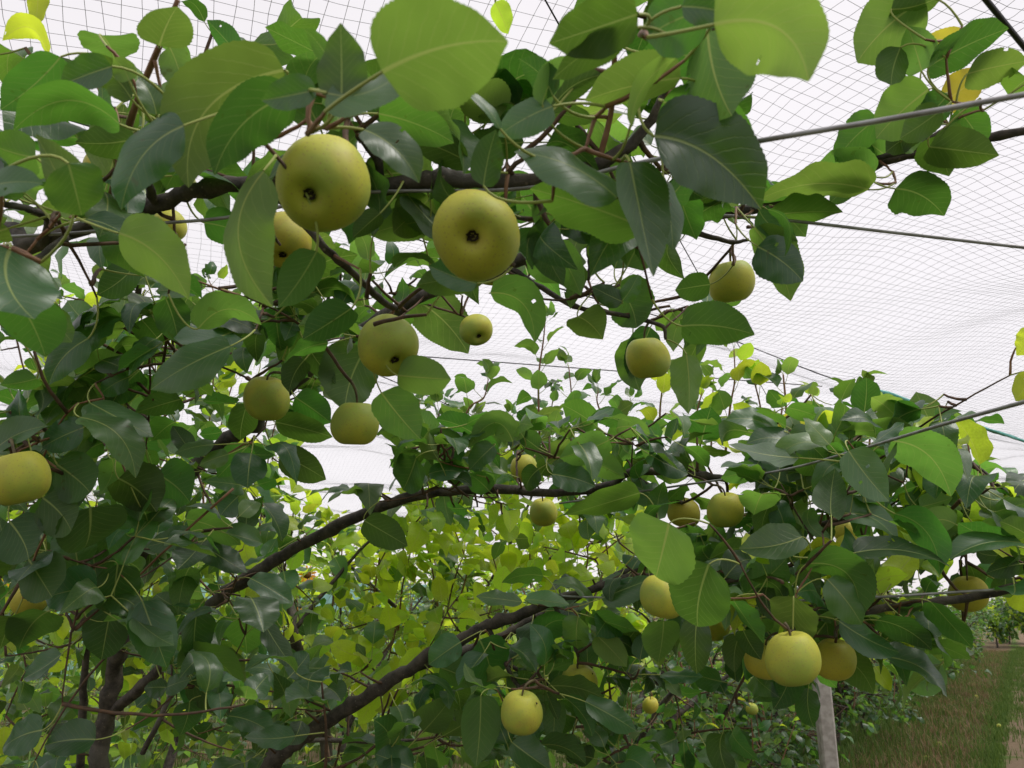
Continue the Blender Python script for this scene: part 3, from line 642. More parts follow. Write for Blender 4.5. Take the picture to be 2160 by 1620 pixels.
# ------------------------------------------------------------------ leaves read one by one from the photograph
# base x y, tip x y, apparent width, side seen (t upper / u under), colour, depth [, mid x y]
HERO = """
1880 20 1990 -10 70 u l .92
1900 100 1880 180 60 u n .92
2000 200 1945 260 60 u n .95
2020 230 2075 310 64 u n 1.0
1900 300 1950 240 70 u l 1.0
1870 330 1790 280 50 u l 1.1
1800 390 1750 430 40 u n 1.1
1640 440 1700 500 50 u l 1.15
400 330 350 400 60 u n .95
430 470 520 500 70 u n .95
80 -25 72 57 35 u g 1.0
102 118 5 86 40 u g .9 62 58
128 120 0 232 85 u n .75
236 140 124 182 62 t n .64
278 210 152 172 66 u n .68 215 148
272 170 238 122 45 u l .66
213 74 242 136 108 u l .80
336 97 374 14 92 u l .70
357 98 384 194 62 u l .74
500 113 436 42 46 u n .9
252 262 28 276 82 u n .63 140 212
288 292 158 300 72 u n .78
388 265 256 442 88 t n .58 300 330
600 148 398 396 150 u l .62 436 232
616 200 452 370 112 u n .56 512 262
668 190 552 212 62 t n .5
155 447 75 283 70 u l .6
144 345 172 455 108 t n .55
-40 402 92 388 50 t n .55
118 374 146 442 46 u n .65
75 332 -35 298 80 u n .72
300 393 320 492 76 t n .85
182 462 296 522 42 t n .8
250 492 398 632 104 u l .72 335 540
556 360 576 648 92 u l .60 502 500
668 530 588 648 76 u n .66
330 242 292 162 50 t n .72
328 194 408 242 42 u n .9
288 226 396 256 50 u n .85
692 126 640 60 36 u n .55
720 208 718 48 98 u n .48
806 152 1072 88 214 u l .43
690 196 888 106 58 t n .48 792 188
886 216 868 158 52 u g .9
798 240 958 302 78 u n .74
988 342 858 288 62 u n .78
1052 252 982 194 95 u l .82
1166 224 1050 288 68 t n .6
1055 272 976 190 18 t n .58
1166 202 1094 124 58 u n .6
1144 222 1216 124 52 u l .6
1346 30 1158 92 112 u n .5 1250 62
1330 60 1165 168 60 u n .52
1502 18 1362 82 124 u n .55
1502 126 1338 128 90 u n .64
1164 232 1272 158 62 u n .72
1436 165 1234 212 88 u l .62
1330 264 1433 117 36 u l .58
1168 240 1252 258 42 u n .8
768 274 884 386 72 t n .58
1020 392 1046 274 62 u n .6
1302 418 1084 320 68 t n .6
1362 482 1118 398 112 u n .64
1328 342 1378 584 96 t n .6 1350 450
1400 380 1420 530 60 t n .7
902 466 776 496 70 u l .9
1044 4 1072 72 42 u g .8
802 450 744 502 44 u n .85
1438 14 1556 36 72 t n .5
1506 52 1706 172 180 u l .45 1640 60
1492 68 1544 245 150 u l .62
1398 214 1598 318 128 u n .66
1380 288 1606 442 160 t n .6 1500 330
1362 112 1496 124 62 u n .7
1952 -5 1808 132 126 u l .92
1944 150 1914 54 70 u l .92
1950 132 2044 64 62 u y 1.02
1958 142 2128 60 72 u n .92
2040 156 2172 128 70 u l .92
1990 216 2084 148 70 u y 1.02
1960 188 1848 292 104 u l .95
1986 232 1898 292 62 u n .92
1852 250 1762 342 70 u n 1.05
1842 372 1722 348 78 u l 1.05
1952 270 1868 322 52 u n 1.0
1960 310 2108 328 80 u n .95
1986 282 2002 372 92 u n .95
1888 398 1992 456 96 u n 1.0
1832 400 1598 422 62 u l 1.05
1622 456 1778 448 58 u n 1.08
1590 480 1668 635 76 u l 1.05
1598 520 1694 594 86 t n 1.0
2172 168 2128 202 80 u n .92
20 528 72 674 150 t n .6
40 640 96 754 112 u n .66
80 650 152 722 62 u n .8
186 714 104 812 62 t n 1.0
78 798 0 812 42 u n 1.1
286 560 204 622 62 t n 1.2
330 570 285 600 48 t l 1.3
428 604 328 614 46 t l 1.2
350 630 376 722 68 u n 1.2
298 674 342 726 58 u n 1.3
418 694 552 686 52 u l .95 482 652
486 730 318 822 76 t n 1.0
278 742 322 768 44 u n 1.4
270 796 212 832 48 t n 1.3
215 760 265 780 46 t n 1.3
160 790 258 750 42 u l 1.3
190 850 324 922 58 t n 1.2
168 880 286 1008 60 t l 1.15 252 920
-12 950 100 898 50 t n 1.1
176 902 88 944 62 t n 1.2
382 842 284 872 52 u n 1.3
370 890 320 930 60 u n 1.4
400 950 364 898 38 t n 1.3
452 938 368 957 30 t l 1.25
482 958 420 982 34 t l 1.25
522 942 458 1008 56 u n 1.4
590 958 688 1012 62 u n 1.4
580 890 702 922 52 u n 1.4
622 838 698 892 62 u n 1.4
620 666 682 630 42 t l 1.3
742 650 638 716 72 u n .85
642 760 610 828 50 u n 1.2
864 624 988 746 100 u l .92
1034 618 1128 724 62 u l 1.1 1104 642
1002 588 878 602 62 u n .85
1006 598 904 560 60 t n .78
838 792 952 800 76 u l 1.0
804 828 886 926 88 u l 1.05
772 735 728 862 112 u n .96
1230 560 1203 652 40 u n 1.2
1312 636 1248 604 42 t n 1.15
1313 634 1346 578 36 t n 1.15
1300 598 1342 692 92 u n 1.3
1218 668 1272 716 74 u l 1.15
1372 690 1330 802 62 u n 1.3
1438 688 1592 706 88 u n .95
1498 600 1424 612 56 u n 1.3
1448 748 1452 874 62 u l 1.25
1446 660 1420 742 42 u l 1.4
1002 918 918 884 36 u n 1.75
902 926 982 936 40 u n 1.75
1082 932 988 946 50 u l 1.7 1042 892
1042 940 990 992 46 t n 1.7
1136 946 1094 914 46 u n 1.75
878 966 850 1034 72 t n 1.7
904 1000 994 1006 36 t n 1.75
1032 1036 988 1000 46 u n 1.8
1136 990 1110 1034 42 t n 1.75
1286 928 1180 966 62 u l 1.65
1164 1000 1256 1026 56 t n 1.7
1230 968 1318 1008 52 u l 1.75
1312 890 1245 880 40 u n 1.8
1302 902 1372 916 42 u l 1.75
1345 930 1402 942 32 t n 1.75
1380 964 1452 1000 46 t n 1.7
1350 1040 1188 1088 54 u n 1.6
1922 930 1764 916 42 u l 1.5
1896 886 1838 838 56 u l 1.5
1890 868 1926 892 46 t n 1.55
1880 930 2006 1048 92 u l 1.3 1960 962
1790 950 1876 1058 76 t n 1.22
1664 914 1742 972 56 t n 1.45
1690 940 1722 1004 62 t n 1.5
1680 940 1574 936 42 t n 1.55
1642 910 1530 886 36 t n 1.6
1660 860 1742 888 36 u n 1.65
1596 990 1520 1008 42 u l 1.6
1608 1042 1590 1086 76 u l 1.45
1642 892 1606 898 36 u y 1.8
1648 880 1702 908 34 u y 1.8
2012 1006 2078 1012 32 u y 2.0
2176 690 2144 750 42 u g 1.3
2182 790 2142 846 46 u g 1.3
1496 1190 1472 1322 122 t n 1.05
1412 1104 1384 1217 142 t l 1.05
1692 1132 1558 1156 66 t l 1.25
1674 1258 1675 1352 92 t l 1.2
1700 1190 1812 1307 70 u n 1.25 1788 1212
1745 1222 1818 1318 64 t l 1.25
1760 1160 1704 1162 46 t y 1.45
1764 1158 1832 1152 48 t y 1.45
1770 1088 1896 1147 48 t n 1.35 1838 1092
1804 1166 2006 1196 36 t n 1.25
2016 1106 1938 1162 46 u l 1.4 1966 1102
2156 1146 2004 1180 46 t n 1.3
1834 1242 1916 1214 46 u g 1.4
1770 1310 1897 1376 56 t n 1.3
1850 1308 1966 1372 52 u n 1.3
1964 1270 2052 1368 46 u n 1.3
1958 1356 2048 1392 36 u n 1.35
1868 1386 1998 1472 36 t n 1.35
1548 1268 1612 1358 36 u n 1.3
1568 1330 1606 1392 46 u n 1.4
1730 1264 1752 1316 42 t n 1.4
1742 1300 1750 1374 42 t n 1.4
1470 1306 1470 1422 62 t n 1.3
1705 1452 1716 1532 46 t n 1.8
1650 1450 1588 1476 38 t n 1.8
1560 1340 1550 1420 46 u n 1.5
768 1098 860 1152 62 u n 1.75
972 1354 904 1402 56 t n 1.7
1012 1350 1034 1442 82 t n 1.7
928 1408 1008 1442 56 u n 1.75
908 1420 920 1482 42 u n 1.8
1014 1468 1004 1618 76 u n 1.5
1102 1270 1004 1258 26 t l 1.65
1108 1264 1202 1276 26 t l 1.65
1268 1262 1382 1218 42 t n 1.55
1146 1215 1058 1230 32 u n 1.8
1244 1300 1347 1332 38 u n 1.6
1258 1340 1322 1407 52 u l 1.6
1156 1448 1272 1472 46 u n 1.55
1234 1480 1342 1542 46 t n 1.5
1138 1572 1236 1612 32 u n 1.6
1080 1566 1162 1625 62 t n 1.55
818 1582 788 1518 70 t n 1.7
872 1622 790 1590 60 t n 1.65
1400 1310 1388 1398 72 u n 1.4
1220 1300 1218 1368 52 t l 1.6
205 1240 94 1262 82 t n 1.35
190 1070 178 1156 122 t n 1.2
300 1075 312 1124 82 u n 1.4
248 1190 238 1290 82 t n 1.4
300 1268 352 1408 82 t n 1.4
235 1280 214 1392 82 t n 1.5
415 1290 410 1388 62 t n 1.7
530 1262 556 1334 94 t n 1.6
528 1220 618 1272 46 t n 1.7
500 1300 520 1380 80 u n 1.8
560 1320 622 1412 42 t n 1.7
428 1150 522 1208 52 t n 1.7
402 1122 310 1152 42 t n 1.6
392 1096 508 1150 52 u l 1.7
426 1250 334 1262 42 u l 2.0
374 1410 506 1472 46 u n 1.7 462 1400
352 1450 304 1452 36 t n 1.6
350 1450 402 1432 36 t n 1.6
400 1440 482 1512 62 u n 1.7
480 1510 578 1552 46 t n 1.7
400 1480 380 1552 56 u n 1.7
202 1560 94 1572 66 t n 1.4
90 1540 5 1580 66 t n 1.4
130 1380 48 1432 36 t n 1.5
100 1290 40 1370 86 u n 1.4
60 1180 110 1260 90 u n 1.3
20 1100 60 1180 90 u n 1.2
90 1050 150 1120 90 u n 1.2
120 980 190 1040 90 u n 1.2
250 1010 330 1080 96 u n 1.35
330 1000 400 1060 90 u n 1.5
30 1300 0 1370 70 u n 1.4
640 1455 700 1475 40 t n 1.9
690 1450 720 1480 44 t n 1.9
1940 1070 2010 1050 40 u l 1.5
2060 1110 2140 1150 44 u l 1.5
2100 1080 2170 1060 40 u l 1.5
2150 1190 2080 1210 40 u n 1.3
2170 1130 2110 1100 46 u n 1.3
"""
def hero_leaves():
    keys = list(trees); n = 0
    data = []
    for ln in HERO.strip().splitlines():
        q = ln.split(); bx, by, tx, ty, w = map(float, q[:5]); side, code, d = q[5], q[6], float(q[7])
        mid = (float(q[8]), float(q[9])) if len(q) > 8 else None
        data.append((bx, by, tx, ty, w, side, code, d, mid))
    built = []
    def clear_depth(bx, by, tx, ty, w, d):
        for (cx, cy_, r, pd), cov in zip(PEAR_PX, COVERED):
            if cov or d > pd + .05: continue
            hit = 0
            for t in (.15, .3, .45, .6, .75, .9):
                for q in (-.35, 0, .35):
                    x = bx + (tx - bx) * t - (ty - by) / (math.hypot(tx - bx, ty - by) + 1) * w * q; y = by + (ty - by) * t + (tx - bx) / (math.hypot(tx - bx, ty - by) + 1) * w * q
                    hit += (x - cx) ** 2 + (y - cy_) ** 2 < (r * .92) ** 2
            if hit >= 2: d = pd + PEAR_D * .5 + .02
        return d
    for i, (bx, by, tx, ty, w, side, code, d, mid) in enumerate(data):
        r0 = np.random.default_rng(500 + i)
        d = clear_depth(bx, by, tx, ty, w, d)
        B, T = P(bx, by, d), P(tx, ty, d)
        L = np.linalg.norm(T - B); wa = w * d / FPX
        Lt = max(L, wa / .74); dz = math.sqrt(max(0, Lt * Lt - L * L)) * (1 if r0.random() < .6 else -1)
        dz = np.clip(dz, -.05, .05) + r0.normal(0, .05) * L
        T = P(tx, ty, d + dz)
        L = np.linalg.norm(T - B)
        Wn = max(wa * 1.08, .58 * L); M = (B + T) / 2
        view = unit(EYE - M); tg = unit(T - B)
        n0 = unit(view - tg * (view @ tg)); s0 = np.cross(tg, n0)
        base_up = n0 if side == 't' else -n0
        rho = math.acos(min(1, wa / Wn)) if wa < Wn else 0.
        rho = min(1.2, max(rho, r0.uniform(.25, .62) if side == 't' else r0.uniform(.05, .45)))
        sg = 1 if (s0 @ UP) >= 0 else -1
        up = base_up * math.cos(rho) + s0 * math.sin(rho) * sg
        Wt = min(wa * 1.10 / max(.35, math.cos(rho)), 1.15 * L)
        if mid is not None: M = P(mid[0], mid[1], d + dz * .5)
        else: M = M + up * L * r0.uniform(.02, .10) + s0 * L * r0.normal(0, .04)
        V, F, U, c, tgs = blade(B, M, T, Wt, up, 54 if math.hypot(tx - bx, ty - by) > 150 else 26, 10, r0.uniform(.04, .42), r0.uniform(-.05, .28), r0.uniform(.012, .05), r0.uniform(-.45, .45), 900 + i, .16 if wa / L > .9 else .04)
        if r0.random() < .14:                       # insect holes and nibbled edges
            kill = set()
            for _ in range(int(r0.integers(1, 3))):
                a = int(r0.integers(5, 24)); b_ = int(r0.choice([0, 9, 1, 8, 2, 7, 3])); kill |= {a * 10 + b_}
                if b_ in (0, 9): kill |= {(a + 1) * 10 + b_}
            F = np.delete(F, sorted(k for k in kill if k < len(F)), 0)
        # the tree it grows on
        best = min(keys, key=lambda k: trees[k].nearest(B)[1] * (1.0 if k != 'O' or d < 1.0 else 3))
        built.append((trees[best].nearest(B)[1], best, V, F, U, B, tgs[0], d, code))
    built.sort(key=lambda b: b[0])
    for dist, key, V, F, U, B, t0, d, code in built:
        tr = trees[key]; q, dd, rr = tr.nearest(B)
        pl = min(dd, .055)
        end = B + unit(unit(q - B) * 1.0 - t0 * .5) * pl if dd > .055 else q
        if dd > .30:
            end = B - t0 * .05 + UP * .01; tr.twig(end - t0 * .35 + UP * .05, end, .003, .0015, .05, True, False)
        elif dd > .055:
            tr.twig(q, end, .0022, .0013, rng.uniform(-.1, .15), dd < .12)
        a = Acc(); a.add(V, F, U, 0)
        pv, pf = petiole(B, t0, end, .0011, 6, 6); a.add(pv, pf, None, 1)
        tr.put('leaf', a.mesh('leaf', [LM[code], PETIOLE])); tr.hero = getattr(tr, 'hero', 0) + 1
hero_leaves()

# ------------------------------------------------------------------ pears
def pear_mesh(name, rad, seed, m):
    r0 = np.random.default_rng(seed); nv, nu = 26, 32
    th = np.linspace(0, math.pi, nv + 1)
    asp = r0.uniform(.84, 1.0)
    # profile from the stalk end (z = +) to the blossom end, with a hollow at each
    R = np.sin(th) ** .92 * (1 + .035 * np.cos(th * 2)) ; Z = np.cos(th) * asp
    Z = Z - .20 * np.exp(-(th / .30) ** 2) + .27 * np.exp(-((math.pi - th) / .23) ** 2)
    R = R * (1 - .05 * np.cos(th)) 
    ph = np.linspace(0, 2 * math.pi, nu, endpoint=False); p = r0.uniform(0, 6.28, 5)
    V = np.zeros((nv + 1, nu, 3))
    for i in range(nv + 1):
        k = 1 + .030 * np.sin(ph * 2 + p[0]) * math.sin(th[i]) + .014 * np.sin(ph * 3 + p[1] + th[i] * 2) + .010 * np.sin(ph * 5 + p[2] - th[i] * 3) * math.sin(th[i])
        tilt = .11 * math.cos(p[3]) * np.cos(ph) * math.sin(th[i])
        V[i, :, 0] = R[i] * k * np.cos(ph); V[i, :, 1] = R[i] * k * np.sin(ph); V[i, :, 2] = Z[i] + tilt * .8
    V = V.reshape(-1, 3) * rad
    i, j = np.meshgrid(np.arange(nv), np.arange(nu), indexing='ij'); j2 = (j + 1) % nu
    F = np.stack([i * nu + j, (i + 1) * nu + j, (i + 1) * nu + j2, i * nu + j2], -1).reshape(-1, 4)
    return make_mesh(name, V, F, m), (Z[0] * rad, Z[-1] * rad)
def calyx_mesh(rad, z):
    V, F = [], []; n = 20; r0 = np.random.default_rng(int(rad * 1e6) % 9999)
    for k, (f, dz) in enumerate(((.125, -.10), (.09, -.05), (.05, -.02))):
        for i in range(n):
            a = 2 * math.pi * i / n; r = rad * f * (1 + r0.normal(0, .10))
            V.append((math.cos(a) * r, math.sin(a) * r, z + rad * (dz + r0.normal(0, .008))))
    V.append((0, 0, z - rad * .035))
    for k in range(2): F += [(k * n + i, (k + 1) * n + i, (k + 1) * n + (i + 1) % n, k * n + (i + 1) % n) for i in range(n)]
    F += [(2 * n + i, 3 * n, 2 * n + (i + 1) % n) for i in range(n)]
    return make_mesh('calyx', np.array(V), F, CALYX)
def build_pear(pos, rad, axis, seed, warm, label, tree=None, group=None, blemish=False):
    me, (zt, zb) = pear_mesh('pear', rad, seed, PEAR_W if warm else PEAR)
    o = link('pear', me); z = unit(axis); x = unit(np.cross(z, [.2, 1, .1])); y = np.cross(z, x)
    m = np.eye(4); m[:3, 0], m[:3, 1], m[:3, 2], m[:3, 3] = x, y, z, pos
    M = Matrix(m.tolist()); o.matrix_world = M
    tag(o, label, 'pear', group)
    link('calyx', calyx_mesh(rad, zb), o)
    top = np.asarray(pos) + z * zt
    if tree is not None:
        q, dd, rr = tree.nearest(top + z * .03)
        end = top + unit(q - top) * min(dd, .04) if dd > .001 else q
        end = end if dd < .05 else top + unit(unit(q - top) + z * .8) * .04
        if np.linalg.norm(q - end) > .01: tree.twig(q, end, .0030, .0028, .05)
    else: end = top + z * .03 + x * .008
    p = np.linspace(0, 1, 6)[:, None]; C = top + z * np.linalg.norm(end - top) * .6
    path = (1 - p) ** 2 * (top - z * rad * .05) + 2 * p * (1 - p) * C + p ** 2 * end
    V, F = tube(path, np.linspace(.0017, .0027, 6), 7); sm = make_mesh('stalk', V, F, STALK); sm.transform(M.inverted()); link('stalk', sm, o)
    if blemish:
        a = unit(np.array([.55, -.75, .42])); e = unit(np.cross(a, [0, 0, 1])); f = np.cross(a, e); wd = unit(P(1127, 1478, 1.0) - P(1100, 1502, 1.0) - FWD * .012)
        loc = np.array(M.inverted().to_3x3() @ Vector(unit(wd))); e = unit(np.cross(loc, [.1, .2, 1])); f = np.cross(loc, e)
        pts = [loc * rad * 1.01 + (e * math.cos(t) + f * math.sin(t)) * rad * .055 * (1 + .3 * math.sin(3 * t)) for t in np.linspace(0, 6.28, 10, endpoint=False)] + [loc * rad * 1.03]
        link('blemish', make_mesh('blemish', np.array(pts), [(i, (i + 1) % 10, 10) for i in range(10)], CALYX), o)
    return o
for i, ((x, y, r, ax, ay, warm, lab), d) in enumerate(zip(PEARS, pear_info)):
    pos = P(x, y, d); rad = r * d / FPX
    if abs(ax) < 1e-6 and ay == 1 or ay >= .9:
        axis = unit(UP + rng.normal(0, .10, 3) - RIGHT * ax * .6 - FWD * .28)
    else:
        dn = RIGHT * ax - UPV * ay - FWD * math.sqrt(max(0.02, 1 - ax * ax - ay * ay)); axis = -unit(dn)
    tr = min(trees.values(), key=lambda t: t.nearest(pos)[1]) if d < 2.6 else None
    build_pear(pos, rad, axis, 40 + i, warm, lab, tr, None, 'blemish' in lab)

# ------------------------------------------------------------------ loose foliage of the near trees: spurs along the limbs
def spurs(tree, per_m, size, codes, mind, nl=(3, 6), out=(.02, .09), gap=True, dmax=9):
    sk = list(tree.sk); n0 = len(sk)
    pts = np.array(sk)
    seg = np.linalg.norm(np.diff(pts, axis=0), axis=1)
    for k in range(n0 - 1):
        if seg[k] > .2: continue
        for _ in range(rng.poisson(seg[k] * per_m)):
            p = pts[k] + (pts[k + 1] - pts[k]) * rng.random()
            x, y, d = proj(p)
            if p[2] < .55 or d < mind or d > dmax or not (-250 < x < 2400 and -250 < y < 1850): continue
            dr = rand_dir(.45); e = p + dr * rng.uniform(*out)
            k0 = len(tree.leaves); rosette(tree, e, dr, int(rng.integers(*nl)), size, codes, mind, gap)
            if len(tree.leaves) > k0: tree.twig(p, e, .0032, .0022, 0, add=False, sides=5)
spurs(tO, 9, .09, 'nnnll', .76, (2, 6))
spurs(tA, 9, .096, 'nnnnl', 1.1, (3, 6), (.03, .12))
spurs(tB, 12, .102, 'nnnnl', 1.35, (3, 6), (.03, .12))
spurs(tC, 14, .10, 'nnllg', 1.25, (3, 6), (.02, .1))
# hanging side twigs that thicken the lower canopy
def side_twigs(tree, cnt, region, dr, size, codes, lr=(.15, .4), nl=(2, 4)):
    pts = np.array(tree.sk); x, y, d = proj(pts); made = 0; tries = 0
    while made < cnt and tries < cnt * 30:
        tries += 1
        px, py = rng.uniform(region[0], region[2]), rng.uniform(region[1], region[3]); dep = rng.uniform(*dr)
        e = P(px, py, dep)
        if dep < 2.6 and any(in_poly(px, py, g) for g in GAPS): continue
        q, dist, rr = tree.nearest(e)
        if dist > .55 or dist < .04: continue
        path = tree.twig(q, e, .0040, .0020, rng.uniform(-.15, .25)); made += 1
        for t in range(2, len(path), 3 if dist > .1 else 2):
            rosette(tree, path[t], unit(path[min(t + 1, len(path) - 1)] - path[t - 1]) + UP * .2, int(rng.integers(1, 3)), size, codes, dr[0] - .1)
        rosette(tree, path[-1], unit(path[-1] - path[-2]) + UP * .3, int(rng.integers(*nl)), size, codes, dr[0] - .1)
side_twigs(tA, 52, (-80, 860, 560, 1620), (1.4, 2.5), .10, 'nnnnl')
side_twigs(tA, 15, (0, 560, 760, 900), (1.3, 2.1), .088, 'nnnl')
side_twigs(tA, 30, (780, 890, 1850, 1100), (1.7, 2.2), .10, 'nnnl')
side_twigs(tB, 60, (560, 1260, 1700, 1640), (1.6, 2.4), .10, 'nnnnl')
side_twigs(tC, 18, (1930, 1000, 2230, 1260), (1.5, 2.2), .10, 'nnllg')
side_twigs(tC, 34, (1560, 880, 2200, 1420), (1.45, 2.1), .10, 'nnllg')
side_twigs(tO, 10, (0, 60, 700, 620), (.85, 1.15), .085, 'nnl')
side_twigs(tO, 12, (780, 180, 1600, 500), (.85, 1.15), .085, 'nnl')

# ------------------------------------------------------------------ upright shoots of the trees just behind
def shoot(tree, l, codes, size, every=.045, start=.1, nl=1):
    p, r = PP(l); path, rr = tree.limb(p, r, 'shoot', 6, SHOOT, 5, .03, False)
    seg = np.concatenate([[0], np.cumsum(np.linalg.norm(np.diff(path, axis=0), axis=1))]); a = rng.uniform(0, 6.28)
    s = start
    while s < seg[-1]:
        q = np.array([np.interp(s, seg, path[:, k]) for k in range(3)]); f = s / seg[-1]
        for _ in range(nl):
            a += 2.4 + rng.normal(0, .2)
            d = unit([math.cos(a), math.sin(a), .55 + .4 * f]); up = unit(UP + rng.normal(0, .3, 3) - d * .3)
            tree.add_leaf(q, d, up, size * rng.uniform(.75, 1.1) * (1 - .45 * max(0, f - .7) / .3), codes[int(rng.integers(len(codes)))])
        s += every * rng.uniform(.7, 1.4)
    for k in range(3):
        dd = unit([rng.normal(0, .5), rng.normal(0, .5), 1]); tree.add_leaf(path[-1], dd, rand_dir(.2), size * .55, codes[-1])

def orchard_tree(tree, base, h, nlimb, leaf_n, codes, tipcodes, size, seed, spread=.8, upright=.5, trunk_r=.05, low=0):
    """open-centre pear tree: short trunk, limbs, upright shoots, spur leaves"""
    r0 = np.random.default_rng(seed); base = np.asarray(base, float); th = r0.uniform(.55, .8)
    top = base + np.array([r0.normal(0, .05), r0.normal(0, .05), th])
    tree.limb([base, (base + top) / 2 + r0.normal(0, .02, 3), top], [trunk_r, trunk_r * .85, trunk_r * .8], 'trunk', 9, n=4)
    ends = []
    for k in range(nlimb):
        a = 2 * math.pi * (k + r0.uniform(-.25, .25)) / nlimb + seed; hr = spread * r0.uniform(.7, 1.1)
        zz = h * r0.uniform(.60, .78)
        p1 = top + np.array([math.cos(a) * hr * .4, math.sin(a) * hr * .4, (zz - th) * .45]); p2 = np.array([base[0] + math.cos(a) * hr, base[1] + math.sin(a) * hr, zz])
        path, rr = tree.limb([top - [0, 0, .05], p1, p2, p2 + np.array([math.cos(a), math.sin(a), .35]) * .25], [trunk_r * .55, trunk_r * .42, trunk_r * .22, trunk_r * .1], 'branch', 7, n=5)
        ends.append(path)
    for k in range(low):
        a = 2 * math.pi * (k + r0.uniform(-.3, .3)) / low + seed * 1.7; hr = spread * r0.uniform(.7, 1.15); zs = r0.uniform(.3, .55)
        q0 = base + (top - base) * (zs / th); q1 = q0 + np.array([math.cos(a) * hr * .5, math.sin(a) * hr * .5, .22]); q2 = q0 + np.array([math.cos(a) * hr, math.sin(a) * hr, .18])
        path, rr = tree.limb([q0, q1, q2], [trunk_r * .4, trunk_r * .28, trunk_r * .1], 'branch', 6, n=5); ends.append(path)
    made = 0
    while made < leaf_n:
        path = ends[int(r0.integers(len(ends)))]; t = r0.uniform(.0, 1) ** .8; q = path[min(len(path) - 1, int(t * len(path)))]
        if r0.random() < upright:      # upright shoot
            L = min(h - q[2], r0.uniform(.35, .9)); L = max(L, .15)
            e = q + np.array([r0.normal(0, .12), r0.normal(0, .12), L])
            tp = tree.twig(q, e, .006, .002, 0, True, False, 5); n = int(L / .035); a = r0.uniform(0, 6.28)
            for s in range(n):
                f = (s + 1) / n; w = tp[int(f * (len(tp) - 1))]; a += 2.4
                d = unit([math.cos(a), math.sin(a), .45]); up = unit(UP + r0.normal(0, .35, 3))
                cs = tipcodes if f > .55 else codes
                tree.add_leaf(w + r0.normal(0, .006, 3), d, up, size * r0.uniform(.7, 1.1), cs[int(r0.integers(len(cs)))]); made += 1
        else:                          # hanging or spreading spur twig
            d0 = unit([r0.normal(), r0.normal(), r0.uniform(-1.4, .4)]); e = q + d0 * r0.uniform(.1, .5)
            tp = tree.twig(q, e, .005, .002, .1, False, False, 5)
            for s in range(int(r0.integers(4, 9))):
                w = tp[int(r0.uniform(.3, 1) * (len(tp) - 1))]; d = unit(d0 + r0.normal(0, .8, 3)); up = unit(UP + r0.normal(0, .4, 3))
                tree.add_leaf(w, d, up, size * r0.uniform(.75, 1.15), codes[int(r0.integers(len(codes)))]); made += 1

# tree just behind, with the pale curved trunk
db = P(700, 1700, 3.0); db[2] = 0
tD = trees['D'] = Tree('pear_tree', 'pear tree with pale brown curved trunk behind the lower left limb', tuple(db))
p, r = PP([(690,1620,3.0,27),(665,1510,3.0,24),(640,1420,3.0,22),(620,1330,3.0,20),(612,1270,3.05,18),(590,1180,3.15,13),(560,1080,3.3,8)])
tD.limb([db] + p, [.045] + r, 'trunk', 12)
for l in ([(640,1420,3.0,14),(590,1500,2.9,10),(560,1560,2.8,8)], [(620,1330,3.0,12),(700,1230,3.1,9),(770,1150,3.2,7),(850,1090,3.3,5)], [(612,1270,3.05,10),(520,1150,3.2,8),(430,1040,3.3,6)], [(560,1090,3.3,7),(480,950,3.4,6)]):
    p, r = PP(l); tD.limb(p, r, sides=8)
for l in ([(435,1110,2.9,5),(428,1030,2.9,4.5),(438,930,2.9,4),(450,800,2.9,3),(455,720,2.9,2)], [(195,800,2.7,5.5),(200,720,2.7,5),(215,640,2.7,4),(230,580,2.7,3)], [(545,1130,3.0,4.5),(560,1020,3,4),(570,940,3,3),(590,860,3,2)],
          [(345,960,2.9,5),(350,820,2.9,4),(365,720,2.9,3.5),(385,620,2.9,2.5)], [(600,800,2.6,4.5),(590,740,2.6,4),(560,660,2.6,3.5),(535,600,2.6,2.5)], [(120,1000,2.9,5),(110,860,2.9,4),(135,740,2.9,3)], [(450,1000,3.1,4),(470,880,3.1,3.5),(500,760,3.1,3),(480,640,3.1,2)],
          [(420,760,2.8,3.5),(440,690,2.8,3),(450,620,2.8,2.5),(440,590,2.8,2)]):
    shoot(tD, l, 'llggn', .10, .028)
